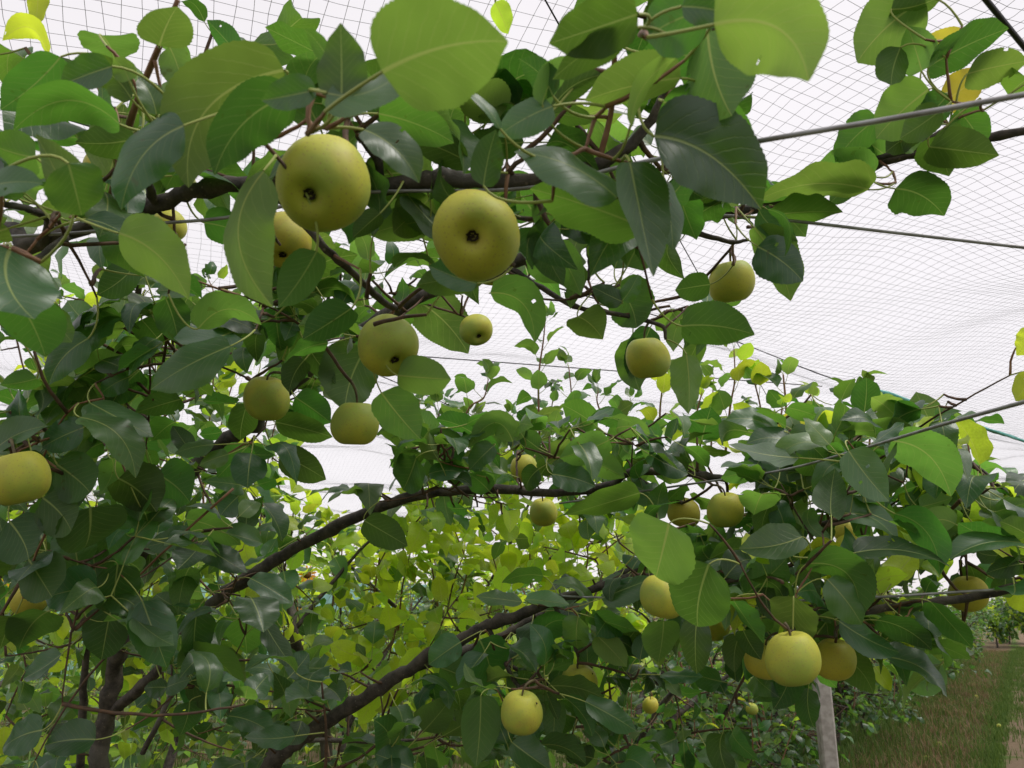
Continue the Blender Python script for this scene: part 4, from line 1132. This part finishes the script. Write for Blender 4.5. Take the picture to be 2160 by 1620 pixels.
# tree behind the middle, full of yellow-green shoots
eb = P(900, 1640, 3.6); eb[2] = 0
tE = trees['E'] = Tree('pear_tree', 'pear tree full of yellow-green young shoots behind the long middle branch', tuple(eb))
p, r = PP([(900,1560,3.6,30),(905,1480,3.6,26),(915,1400,3.6,22)]); tE.limb([eb] + p, [.05] + r, 'trunk', 12)
for l in ([(915,1400,3.6,18),(850,1300,3.5,12),(780,1230,3.4,9),(720,1180,3.3,6)], [(915,1400,3.6,18),(1000,1290,3.6,12),(1100,1210,3.5,9),(1200,1160,3.4,7),(1280,1140,3.3,5)], [(915,1400,3.6,14),(920,1280,3.5,10),(940,1180,3.4,7)], [(1000,1290,3.6,9),(1090,1120,3.6,7),(1140,1000,3.2,6)]):
    p, r = PP(l); tE.limb(p, r, sides=8)
for l in ([(770,1400,3.2,6),(785,1290,3.2,5),(800,1180,3.2,4),(820,1090,3.2,3)], [(930,1330,3.2,5),(915,1220,3.1,4),(895,1130,3.1,3.5),(880,1085,3.1,2.5)], [(960,1290,3.1,5),(985,1200,3.1,4),(960,1120,3.1,3),(950,1080,3.1,2)], [(840,1330,3.1,5),(850,1230,3.1,4),(870,1150,3.1,3)],
          [(1120,1240,3.1,4.5),(1118,1180,3.1,4),(1118,1120,3.1,3)], [(1230,1230,3,4.5),(1240,1170,3,4),(1225,1110,3,3)], [(700,1300,3.3,5),(705,1200,3.3,4),(690,1110,3.3,3)], [(1030,1300,3.2,4),(1050,1220,3.2,3.5),(1030,1150,3.2,3)], [(820,1390,3.1,4),(835,1320,3.1,3)],
          [(1255,1180,2.9,4),(1290,1150,2.9,3.5),(1330,1120,2.9,3)]):
    shoot(tE, l, 'gggglg', .11, .026)
for l in ([(1140,1000,2.75,5),(1138,920,2.7,4.5),(1136,800,2.7,4),(1146,720,2.7,3),(1150,680,2.7,2)], [(1185,980,2.7,4.5),(1190,930,2.7,4),(1205,850,2.7,3.5),(1200,775,2.7,2.5)], [(960,930,2.6,4),(990,860,2.6,3.5),(1020,840,2.6,3),(1030,800,2.6,2)], [(1000,1010,2.8,4),(998,930,2.8,3.5),(1000,880,2.8,3)],
          [(1280,900,2.6,4),(1260,850,2.6,3),(1262,825,2.6,2)], [(910,960,2.7,4),(920,890,2.7,3),(940,850,2.7,2)]):
    shoot(tE, l, 'nnll', .10, .027, .02)
side_twigs(tD, 130, (-40, 1020, 680, 1560), (2.6, 3.5), .105, 'llggn')
side_twigs(tD, 34, (60, 600, 640, 1000), (2.6, 3.3), .10, 'llggn')
side_twigs(tE, 130, (690, 1060, 1360, 1480), (2.7, 3.8), .108, 'gggggl')
side_twigs(tE, 44, (860, 930, 1340, 1080), (2.6, 3.6), .10, 'nllg')
for l in ([(870,980,2.8,4),(880,900,2.8,3.5),(885,850,2.8,2.5)], [(1320,960,2.7,4),(1318,890,2.7,3.5),(1330,850,2.7,2.5)], [(1090,980,2.8,4),(1085,910,2.8,3.5),(1075,880,2.8,2.5)], [(1165,1000,2.9,4),(1160,900,2.9,3.5),(1168,830,2.9,2.5)]):
    shoot(tE, l, 'nlll', .09, .028, .02)
# right-hand shoots belong to a tree behind the right limbs
fb = row_pos(2.0, 4.6); 
tF = trees['F'] = Tree('pear_tree', 'pear tree behind the right limbs with thin upright shoots against the net', tuple(fb))
orchard_tree(tF, fb, 2.0, 5, 1100, 'nnnnl', 'nlg', .09, 5, .75, .22, .05, 3)
for l in ([(1530,960,2.5,5),(1540,860,2.5,4),(1550,800,2.5,3),(1548,735,2.5,2)], [(1500,950,2.6,4),(1502,870,2.6,3.5),(1505,800,2.6,2)], [(1395,960,2.6,4.5),(1392,870,2.6,4),(1400,800,2.6,3)]): shoot(tF, l, 'ggl', .10, .03, .02)
for l in ([(1660,960,2.4,5),(1658,860,2.4,4),(1652,790,2.4,3)], [(1763,980,2.4,5),(1762,900,2.4,4),(1770,850,2.4,3.5),(1815,822,2.4,3),(1840,830,2.4,2)]): shoot(tF, l, 'nnl', .10, .034, .02)
for l in ([(1480,960,2.5,4),(1470,880,2.5,3.5),(1480,830,2.5,2.5)], [(1600,960,2.5,4),(1605,870,2.5,3.5),(1590,800,2.5,2.5)], [(1710,980,2.5,4),(1700,890,2.5,3.5),(1712,845,2.5,2.5)], [(1830,980,2.5,4),(1838,900,2.5,3.5),(1850,860,2.5,2.5)]): shoot(tF, l, 'lnlg', .095, .03, .02)
shoot(tF, [(2058,1060,2.6,4),(2050,990,2.6,3.5),(2040,930,2.6,3),(2030,905,2.6,2)], 'ggyl', .075, .04)
shoot(tF, [(1640,960,2.2,4),(1645,900,2.2,3.5),(1650,860,2.2,3)], 'yyg', .06, .06)

# ------------------------------------------------------------------ rows of trees further back
ROW1 = [6.2, 7.6, 9.0, 10.5, 12.2, 14, 16, 18.5, 21, 24, 28, 33, 39]
ordinal = ['first', 'second', 'third', 'fourth', 'fifth', 'sixth', 'seventh', 'eighth']
far_trees = []
for i, s in enumerate(ROW1):
    n = 2.15 + rng.normal(0, .08); b = row_pos(n, s); b[2] = 0
    if i < 8: lab, grp = 'pear tree in the row beside the aisle, %s trunk along from behind the post' % ordinal[i], 'pear trees in the row along the aisle'
    else: lab, grp = 'far small pear tree near the vanishing end of the aisle row', 'pear trees in the row along the aisle'
    t = Tree('pear_tree', lab, tuple(b), grp, max_leaf=(110 if i < 3 else 60 if i < 5 else 0)); far_trees.append(t)
    orchard_tree(t, b, 1.95 + .15 * rng.random(), 5, 1400 if i < 5 else 1100, 'nnnll', 'nlg', .095 if i < 6 else .13, 60 + i, .75 if i < 4 else .95, .22, .045, 4)
ENDS = [(-6.0, 43), (-4.4, 45), (-3.0, 43), (-1.5, 45), (-.2, 46), (1.2, 44), (-5.2, 49), (-3.6, 51), (-2.0, 50), (-.6, 51), (.8, 50)]
ROWB = [(5.6, 2.2), (5.6, 4.0), (5.6, 5.8), (5.6, 7.6), (5.6, 9.4), (5.6, 11.4), (5.6, 14), (9.3, 4), (9.3, 6.6), (9.3, 9.2), (9.3, 12), (9.3, 15.5), (9.3, 20), (5.6, 18)]
names_b = ['leftmost', 'second from left', 'third from left', 'fourth from left', 'fifth from left', 'sixth from left', 'seventh from left']
for i, (n, s) in enumerate(ROWB):
    b = row_pos(n + rng.normal(0, .1), s); b[2] = 0
    if n < 6 and i < 7: lab = 'sunlit pear tree of the second row seen through the branches, %s' % names_b[i]
    else: lab = 'distant pear tree of the rearmost rows, just glimpsed through the foliage'
    t = Tree('pear_tree', lab, tuple(b), 'pear trees of the rows behind', max_leaf=(100 if n < 6 and i < 5 else 0)); far_trees.append(t)
    orchard_tree(t, b, 2.25 + .2 * rng.random(), 4, 1000 if n < 6 else 600, 'lllng', 'ggl', .098 if n < 6 else .15, 160 + i, .9, .5, .05)

for i, (n, s) in enumerate(ENDS):
    b = row_pos(n, s); b[2] = 0
    t = Tree('pear_tree', 'far tree closing the end of the aisle, ' + ['rightmost', 'second from the right', 'third from the right', 'fourth from the right', 'at the end of the dirt rut', 'nearest the tree row', 'back row rightmost', 'back row second from the right', 'back row third from the right', 'back row fourth from the right', 'back row nearest the tree row'][i], tuple(b), 'trees at the end of the aisle', max_leaf=0); far_trees.append(t)
    orchard_tree(t, b, 2.5 + .5 * rng.random(), 5, 900, 'llnng', 'lgl', .24, 260 + i, 1.2, .2, .05)
for k in 'OABC': trees[k].finish(0, 1)
for k in 'DEF': trees[k].finish(1, 1)
for t in far_trees: t.finish(2, 2, 6)

# ================================================================== wires, post
def wire(label, pts, r, hook=False):
    path = catmull([P(*p) for p in pts], 10)
    V, F = tube(path, r, 8); o = link('trellis_wire', make_mesh('trellis_wire', V, F, WIRE)); tag(o, label, 'wire', 'trellis wires'); return o
wire('thick grey wire crossing the top right, nearest the camera', [(-120,505,.98),(150,492,.965),(330,472,.94),(490,457,.92),(750,408,.885),(1100,398,.85),(1340,345,.74),(1580,301,.62),(1870,252,.56),(2160,200,.52),(2600,122,.46)], .0021)
wire('dark wire running from the right-hand branch down to the right edge at mid-upper height', [(1420,452,1.19),(1600,459,1.12),(1880,490,1.05),(2160,522,1.0),(2600,570,.9)], .0024)
wire('wire rising to the right edge at mid-height in front of the leafy canopy', [(1180,1062,1.9),(1450,1022,1.75),(1640,994,1.5),(1800,952,1.3),(1980,898,1.0),(2160,848,.8),(2500,755,.62)], .0024)
wire('pale wire along the lower right branch', [(1180,1243,1.72),(1183,1252,1.72),(1200,1258,1.7),(1345,1262,1.6),(1600,1268,1.45),(1840,1260,1.36),(2100,1244,1.3),(2500,1225,1.2)], .0022)
wire('short pale wire showing at the right edge above the lower branch', [(1900,1094,1.75),(2060,1098,1.65),(2160,1097,1.6),(2500,1092,1.45)], .002)

def concrete_post(pos, w, h, label, group=None):
    root = link('concrete_post', None); root.location = Vector(pos); tag(root, label, 'post', group)
    m = simple('concrete_' + str(len(bpy.data.materials)), (.40, .37, .34), .9, .15, (22, (.29, .265, .24)), .003)
    nz = 14; V = []; c = w * .12; hw = w / 2
    oct_ = [(-hw + c, -hw), (hw - c, -hw), (hw, -hw + c), (hw, hw - c), (hw - c, hw), (-hw + c, hw), (-hw, hw - c), (-hw, -hw + c)]
    for k in range(nz + 1):
        for (x, y) in oct_: V.append((x * (1 + rng.normal(0, .012)), y * (1 + rng.normal(0, .012)), -.3 + (h + .3) * k / nz))
    F = [(k * 8 + j, k * 8 + (j + 1) % 8, (k + 1) * 8 + (j + 1) % 8, (k + 1) * 8 + j) for k in range(nz) for j in range(8)]
    F.append(tuple(nz * 8 + j for j in range(8)))
    o = link('shaft', make_mesh('shaft', np.array(V), F, m, smooth=False), root); o.rotation_euler = (0, .01, ROW_A * -1 + .5)
    Vw, Fw = [], None
    ring = [(math.cos(a) * hw * 1.28, math.sin(a) * hw * 1.28, h - .25 + .004 * math.sin(a * 3)) for a in np.linspace(0, 2 * math.pi, 17)]
    V, F = tube(np.array(ring), .0022, 6); link('wire_tie', make_mesh('wire_tie', V, F, WIRE), root)
    return root
pb = ray_z(1752, 1700, 0.0); pb = row_pos(1.45, 6.0)
pz = P(1738, 1540, 5.35); pb = np.array([pz[0] + .005, pz[1], 0])
concrete_post(pb, .105, 2.05, 'grey square concrete trellis post at lower right under the pair of pears')
for i, s in enumerate((19.0,)):
    b = row_pos(1.75, s); concrete_post((b[0], b[1], 0), .10, 2.0, 'small grey concrete post half hidden by foliage far along the aisle row')

# ================================================================== bird netting overhead
NET_Z = 3.3
s0, s1 = ray_z(1600, 738, NET_Z - .12), ray_z(2160, 925, NET_Z - .12)
SE = unit((s1 - s0) * [1, 1, 0]); SN = np.array([-SE[1], SE[0], 0]); SC0 = s0 @ SN
if SN[1] < 0: SN = -SN; SC0 = -SC0
def net_z(x, y, far):
    e1 = x * SE[0] + y * SE[1]; e2 = x * SN[0] + y * SN[1] - SC0
    z = NET_Z + .055 * np.sin(e2 * 3.9 + .5 * np.sin(e1 * .8)) + .045 * np.sin(e1 * 1.3 + e2 * 1.1 + 1.) + .03 * np.sin(e1 * 3.3 - e2 * 2.1) + .012 * np.sin(e1 * 7.1 + e2 * 5.3)
    seam = np.exp(-(e2 / .45) ** 2)
    z = z * (1 - seam) + (NET_Z - .12 + .02 * np.sin(e1 * 2.2)) * seam
    if far: z = z + np.minimum(.25, np.maximum(0, e2) * .05) + .05 * np.sin(e2 * 1.9 + e1 * .4) * np.minimum(1, np.maximum(0, e2))
    return z
def net(name, label, lo, hi, e1r, cell, r, far, step=.22):
    a1, a2 = math.radians(-23), math.radians(67); acc = Acc()
    for a in (a1, a2):
        dv = np.array([math.sin(a), math.cos(a)]); nv = np.array([-dv[1], dv[0]])
        for k in range(-int(45 / cell), int(45 / cell)):
            t = np.arange(-40, 45, step)
            q = nv * (k * cell)
            x = q[0] + dv[0] * t; y = q[1] + dv[1] * t
            wob = .007 * np.sin(t * 9 + k * 2.1) + .02 * np.sin(t * .7 + k * .05)
            x = x + nv[0] * wob; y = y + nv[1] * wob
            e2 = x * SN[0] + y * SN[1] - SC0; e1 = x * SE[0] + y * SE[1]
            ok = (e2 >= lo - step) & (e2 <= hi + step * .5) & (e1 > e1r[0]) & (e1 < e1r[1])
            if not ok.any(): continue
            z = net_z(x, y, far)
            # clamp the ends onto the seam
            px, py, d = proj(np.stack([x, y, z], 1))
            ok &= (d > .3) & (px > -500) & (px < 2700) & (py > -500) & (py < 1500)
            idx = np.flatnonzero(ok)
            if len(idx) < 2: continue
            for run in np.split(idx, np.flatnonzero(np.diff(idx) > 1) + 1):
                if len(run) < 2: continue
                pt = np.stack([x[run], y[run], z[run]], 1); ee = e2[run]
                bound = lo if not (lo < -50) and ee.min() < lo else (hi if ee.max() > hi else None)
                for edge in (0, -1):
                    if lo > -50 and ee[edge] < lo or ee[edge] > hi:
                        tgt = lo if ee[edge] < lo else hi; nb = 1 if edge == 0 else -2
                        den = ee[edge] - ee[nb]
                        if abs(den) > 1e-6:
                            f = np.clip((tgt - ee[nb]) / den, 0, 1); pt[edge] = pt[nb] + (pt[edge] - pt[nb]) * f
                n = len(pt); tg = np.gradient(pt, axis=0); tg /= np.linalg.norm(tg, axis=1)[:, None] + 1e-9
                sd = np.cross(tg, UP); sd /= np.linalg.norm(sd, axis=1)[:, None] + 1e-9
                V = np.stack([pt + sd * r, pt - sd * r, pt + UP * r * 1.4], 1).reshape(-1, 3)
                i = np.arange(n - 1)[:, None]; F = np.concatenate([np.concatenate([i * 3 + j, i * 3 + (j + 1) % 3, i * 3 + 3 + (j + 1) % 3, i * 3 + 3 + j], 1) for j in range(3)], 0)
                acc.add(V, F)
    o = link(name, None); tag(o, label, 'net', 'bird netting panels')
    tag(link('mesh_strands', acc.mesh('mesh_strands', NETM, False), o), kind='stuff')
    return o
net_near = net('bird_net', 'near wavy panel of dark bird netting overhead, ending in a teal border', -60, 0.0, (-9, 14), .050, .00072, False)
net_far = net('bird_net', 'far panel of bird netting stretching beyond the teal border', 0.0, 19, (-26, 30), .056, .00056, True, .3)
# teal selvedge along the seam
def seam_pt(e1, dz=0., e2=0.):
    x, y = SE[0] * e1 + SN[0] * (SC0 + e2), SE[1] * e1 + SN[1] * (SC0 + e2); return np.array([x, y, net_z(np.array([x]), np.array([y]), False)[0] + dz])
ea = float(ray_z(1858, 815, NET_Z - .12) @ SE); es = float(s0 @ SE)
path = np.array([seam_pt(e, -.012 + .006 * math.sin(e * 5)) for e in np.linspace(ea, ea + 7, 70)])
V, F = tube(path, np.interp(np.linspace(0, 1, 70), [0, .03, .08, .3, 1], [.02, .032, .010, .014, .022]), 8, .35, seed=4)
link('teal_border', make_mesh('teal_border', V, F, TEAL), net_near)
path = np.array([seam_pt(e, -.01) for e in np.linspace(es - 6, ea + .3, 60)])
V, F = tube(path, .0035, 6, .3, seed=5); link('border_cord', make_mesh('border_cord', V, F, CABLE), net_near)
def cable(label, a, b, r, ext=(0, 0), z=NET_Z - .02, sag=0):
    p, q = ray_z(a[0], a[1], z), ray_z(b[0], b[1], z); d = q - p
    t = np.linspace(-ext[0], 1 + ext[1], 24)[:, None]; path = p + d * t - UP * (sag * 4 * (t * (1 - t)))
    V, F = tube(path, r, 6); o = link('support_cable', make_mesh('support_cable', V, F, CABLE)); tag(o, label, 'cable', 'net support cables')
cable('thin black net cable slanting from the top centre down behind the right branches', (1150,0), (1640,875), .0028, (.5, .3))
cable('thin dark cable crossing the sky just above the middle shoots', (885,828), (1095,918), .004, (.6, .4))
cable('dark cable cutting the top right corner', (2080,0), (2165,105), .004, (1.5, 3), 2.35)
cable('faint seam cord sagging across the net left of the tall middle shoot', (930,755), (1400,790), .004, (1.0, .8), NET_Z + .05)

# ================================================================== boundary curtain and sunflowers behind
def curtain():
    root = link('net_curtain', None); tag(root, 'pale teal netting curtain closing the far side of the orchard', 'net')
    m, t, b, o = mat('teal_curtain'); b.inputs['Base Color'].default_value = (.34, .58, .55, 1); b.inputs['Roughness'].default_value = .8
    tr = N(t, 'ShaderNodeBsdfTranslucent'); tr.inputs['Color'].default_value = (.42, .66, .62, 1)
    mx = N(t, 'ShaderNodeMixShader'); mx.inputs[0].default_value = .4
    t.links.new(b.outputs[0], mx.inputs[1]); t.links.new(tr.outputs[0], mx.inputs[2]); t.links.new(mx.outputs[0], o.inputs[0])
    n = 160; s = np.linspace(-16, 44, n); V = []
    for k, q in enumerate(s):
        for z in (0, 1.0, 2.0, 2.7):
            p = row_pos(21 + .08 * math.sin(k * 1.3) * (1 + .2 * z), q, z); V.append(p)
    F = [(k * 4 + j, (k + 1) * 4 + j, (k + 1) * 4 + j + 1, k * 4 + j + 1) for k in range(n - 1) for j in range(3)]
    off = len(V); V2 = [v + RN * .01 for v in V]; F2 = [tuple(q + off for q in f[::-1]) for f in F]
    link('curtain_sheet', make_mesh('curtain_sheet', np.array(V + V2), F + F2, m), root)
    for q in np.arange(-15, 44, 4.0):
        p = row_pos(20.9, q); V, F = tube(np.array([p, p + [0, 0, 3.0]]), .035, 8); link('post', make_mesh('post', V, F, BARK), root)
    # end curtain across the aisle
    V = []
    for k in range(40):
        for z in (0, .3, .65): V.append(row_pos(-12 + k * .28, 40 + .08 * math.sin(k * 1.7), z))
    F = [(k * 3 + j, (k + 1) * 3 + j, (k + 1) * 3 + j + 1, k * 3 + j + 1) for k in range(39) for j in range(2)]
    link('curtain_sheet', make_mesh('curtain_sheet', np.array(V), F, m), root)
curtain()
# broad-leaved undergrowth between and behind the rows
def undergrowth():
    a = Acc(); pre = [(np.vstack(q.V), np.vstack(q.F), np.vstack(q.U), np.concatenate(q.M)) for q in T_LO]; codes = ['n', 'l', 'g']
    for _ in range(1500):
        far = rng.random() < .6
        n = rng.uniform(11, 16) if far else rng.uniform(3.4, 10.5); q = row_pos(n, rng.uniform(-2, 24)); hh = rng.uniform(.7, 1.75) if far else rng.uniform(.15, .8)
        for k in range(int(rng.integers(4, 8))):
            p = q + np.array([rng.normal(0, .08), rng.normal(0, .08), hh * rng.uniform(.2, 1)]); d = rand_dir(.15); m = leaf_matrix(p, d, unit(UP + rng.normal(0, .4, 3)), rng.uniform(.13, .22))
            V, F, U, M = pre[int(rng.integers(NT))]; a.add(V @ m[:3, :3].T + m[:3, 3], F, U, int(rng.choice([1, 1, 2, 0])))
        V, F = tube(np.array([q, q + [0, 0, hh]]), .006, 4); a.add(V, F, None, 3)
    o = link('undergrowth', a.mesh('undergrowth', [LM[c] for c in codes] + [STEM])); tag(o, 'broad-leaved green plants growing between and behind the tree rows', 'plants', kind='stuff')
PETAL = simple('petal', (.75, .33, .02), .6, .2); DISC = simple('flower_disc', (.10, .045, .015), .9, .1, (200, (.2, .1, .03)))
STEM = simple('sunflower_stem', (.16, .26, .06), .6, .3)
undergrowth()
def sunflower(px, py, d, label, seed):
    r0 = np.random.default_rng(seed); h = P(px, py, d); base = np.array([h[0] + r0.normal(0, .04), h[1] + .08, 0.])
    root = link('sunflower', None); root.location = Vector(base); tag(root, label, 'sunflower', 'sunflowers behind the orchard rows')
    path = catmull([base, base + [0, 0, h[2] * .5], h + np.array([0, .06, -.1]), h + np.array([0, .03, .01])], 5)
    def put(nm, V, F, m, **k):
        me = make_mesh(nm, V, F, m, **k); me.transform(Matrix.Translation(-Vector(base))); return link(nm, me, root)
    V, F = tube(path, np.linspace(.016, .008, len(path)), 7); put('stem', V, F, STEM)
    nrm = unit(EYE - h + np.array([0, 0, .5])); e = unit(np.cross(nrm, UP)); f = np.cross(nrm, e); R = .045
    Vd = [h + nrm * .015] + [h + (e * math.cos(a) + f * math.sin(a)) * R for a in np.linspace(0, 6.283, 16, endpoint=False)] + [h - nrm * .02]
    put('disc', np.array(Vd), [(0, 1 + i, 1 + (i + 1) % 16) for i in range(16)] + [(17, 1 + (i + 1) % 16, 1 + i) for i in range(16)], DISC)
    for k in range(13):
        a = 2 * math.pi * k / 13; dr = e * math.cos(a) + f * math.sin(a); sd = np.cross(nrm, dr)
        Bq = h + dr * R * .9; Tq = h + dr * R * 2.3 + nrm * .01
        V, F, U, c, tg = blade(Bq, (Bq + Tq) / 2 + nrm * .006, Tq, .026, nrm, 4, 2, .1, 0, 0, 0, k); put('petal', V, F, PETAL)
    for k in range(6):
        q = path[int(len(path) * (.25 + .11 * k))]; a = k * 2.4 + seed; dr = unit([math.cos(a), math.sin(a), .25])
        V, F, U, c, tg = blade(q + dr * .06, q + dr * .16, q + dr * .27 - UP * .05, .19, UP + rng.normal(0, .2, 3), 6, 4, .1, .1, .03, 0, k); put('leaf', V, F, L_YOUNG, uv=U)
        V, F = tube(np.array([q, q + dr * .06]), .004, 5); put('leaf_stalk', V, F, STEM)
for i, (x, y, d, lab) in enumerate([(22,1218,8.5,'orange sunflower at the left edge behind the shaded branch'), (170,1296,8.0,'sunflower behind the left trunk of the forked tree'), (648,1212,8.5,'sunflower above the pale curved trunk'), (628,1302,8.0,'small sunflower beside the pale curved trunk'), (1046,1246,9.5,'orange sunflower left of the hooked wire end in the middle')]):
    sunflower(x, y, d, lab, i + 3)

# fallen pears on the aisle
for i, (x, y, lab) in enumerate([(1955,1598,'fallen pear nearest the bottom edge on the brown grass'), (1982,1573,'fallen pear on the brown grass, just above another fallen one'), (2107,1528,'fallen pear lying on the green strip beside the dirt rut'), (2060,1470,'small fallen pear farther along the brown grass')]):
    p = ray_z(x, y, .045); p[2] = float(ground_z(p[0], p[1])) + .034
    build_pear(p, .037, unit([.6, -.4, .5]), 300 + i, 0, lab, None)
print('objects', len(bpy.data.objects), 'tris~', sum(len(m.polygons) * 2 for m in bpy.data.meshes))
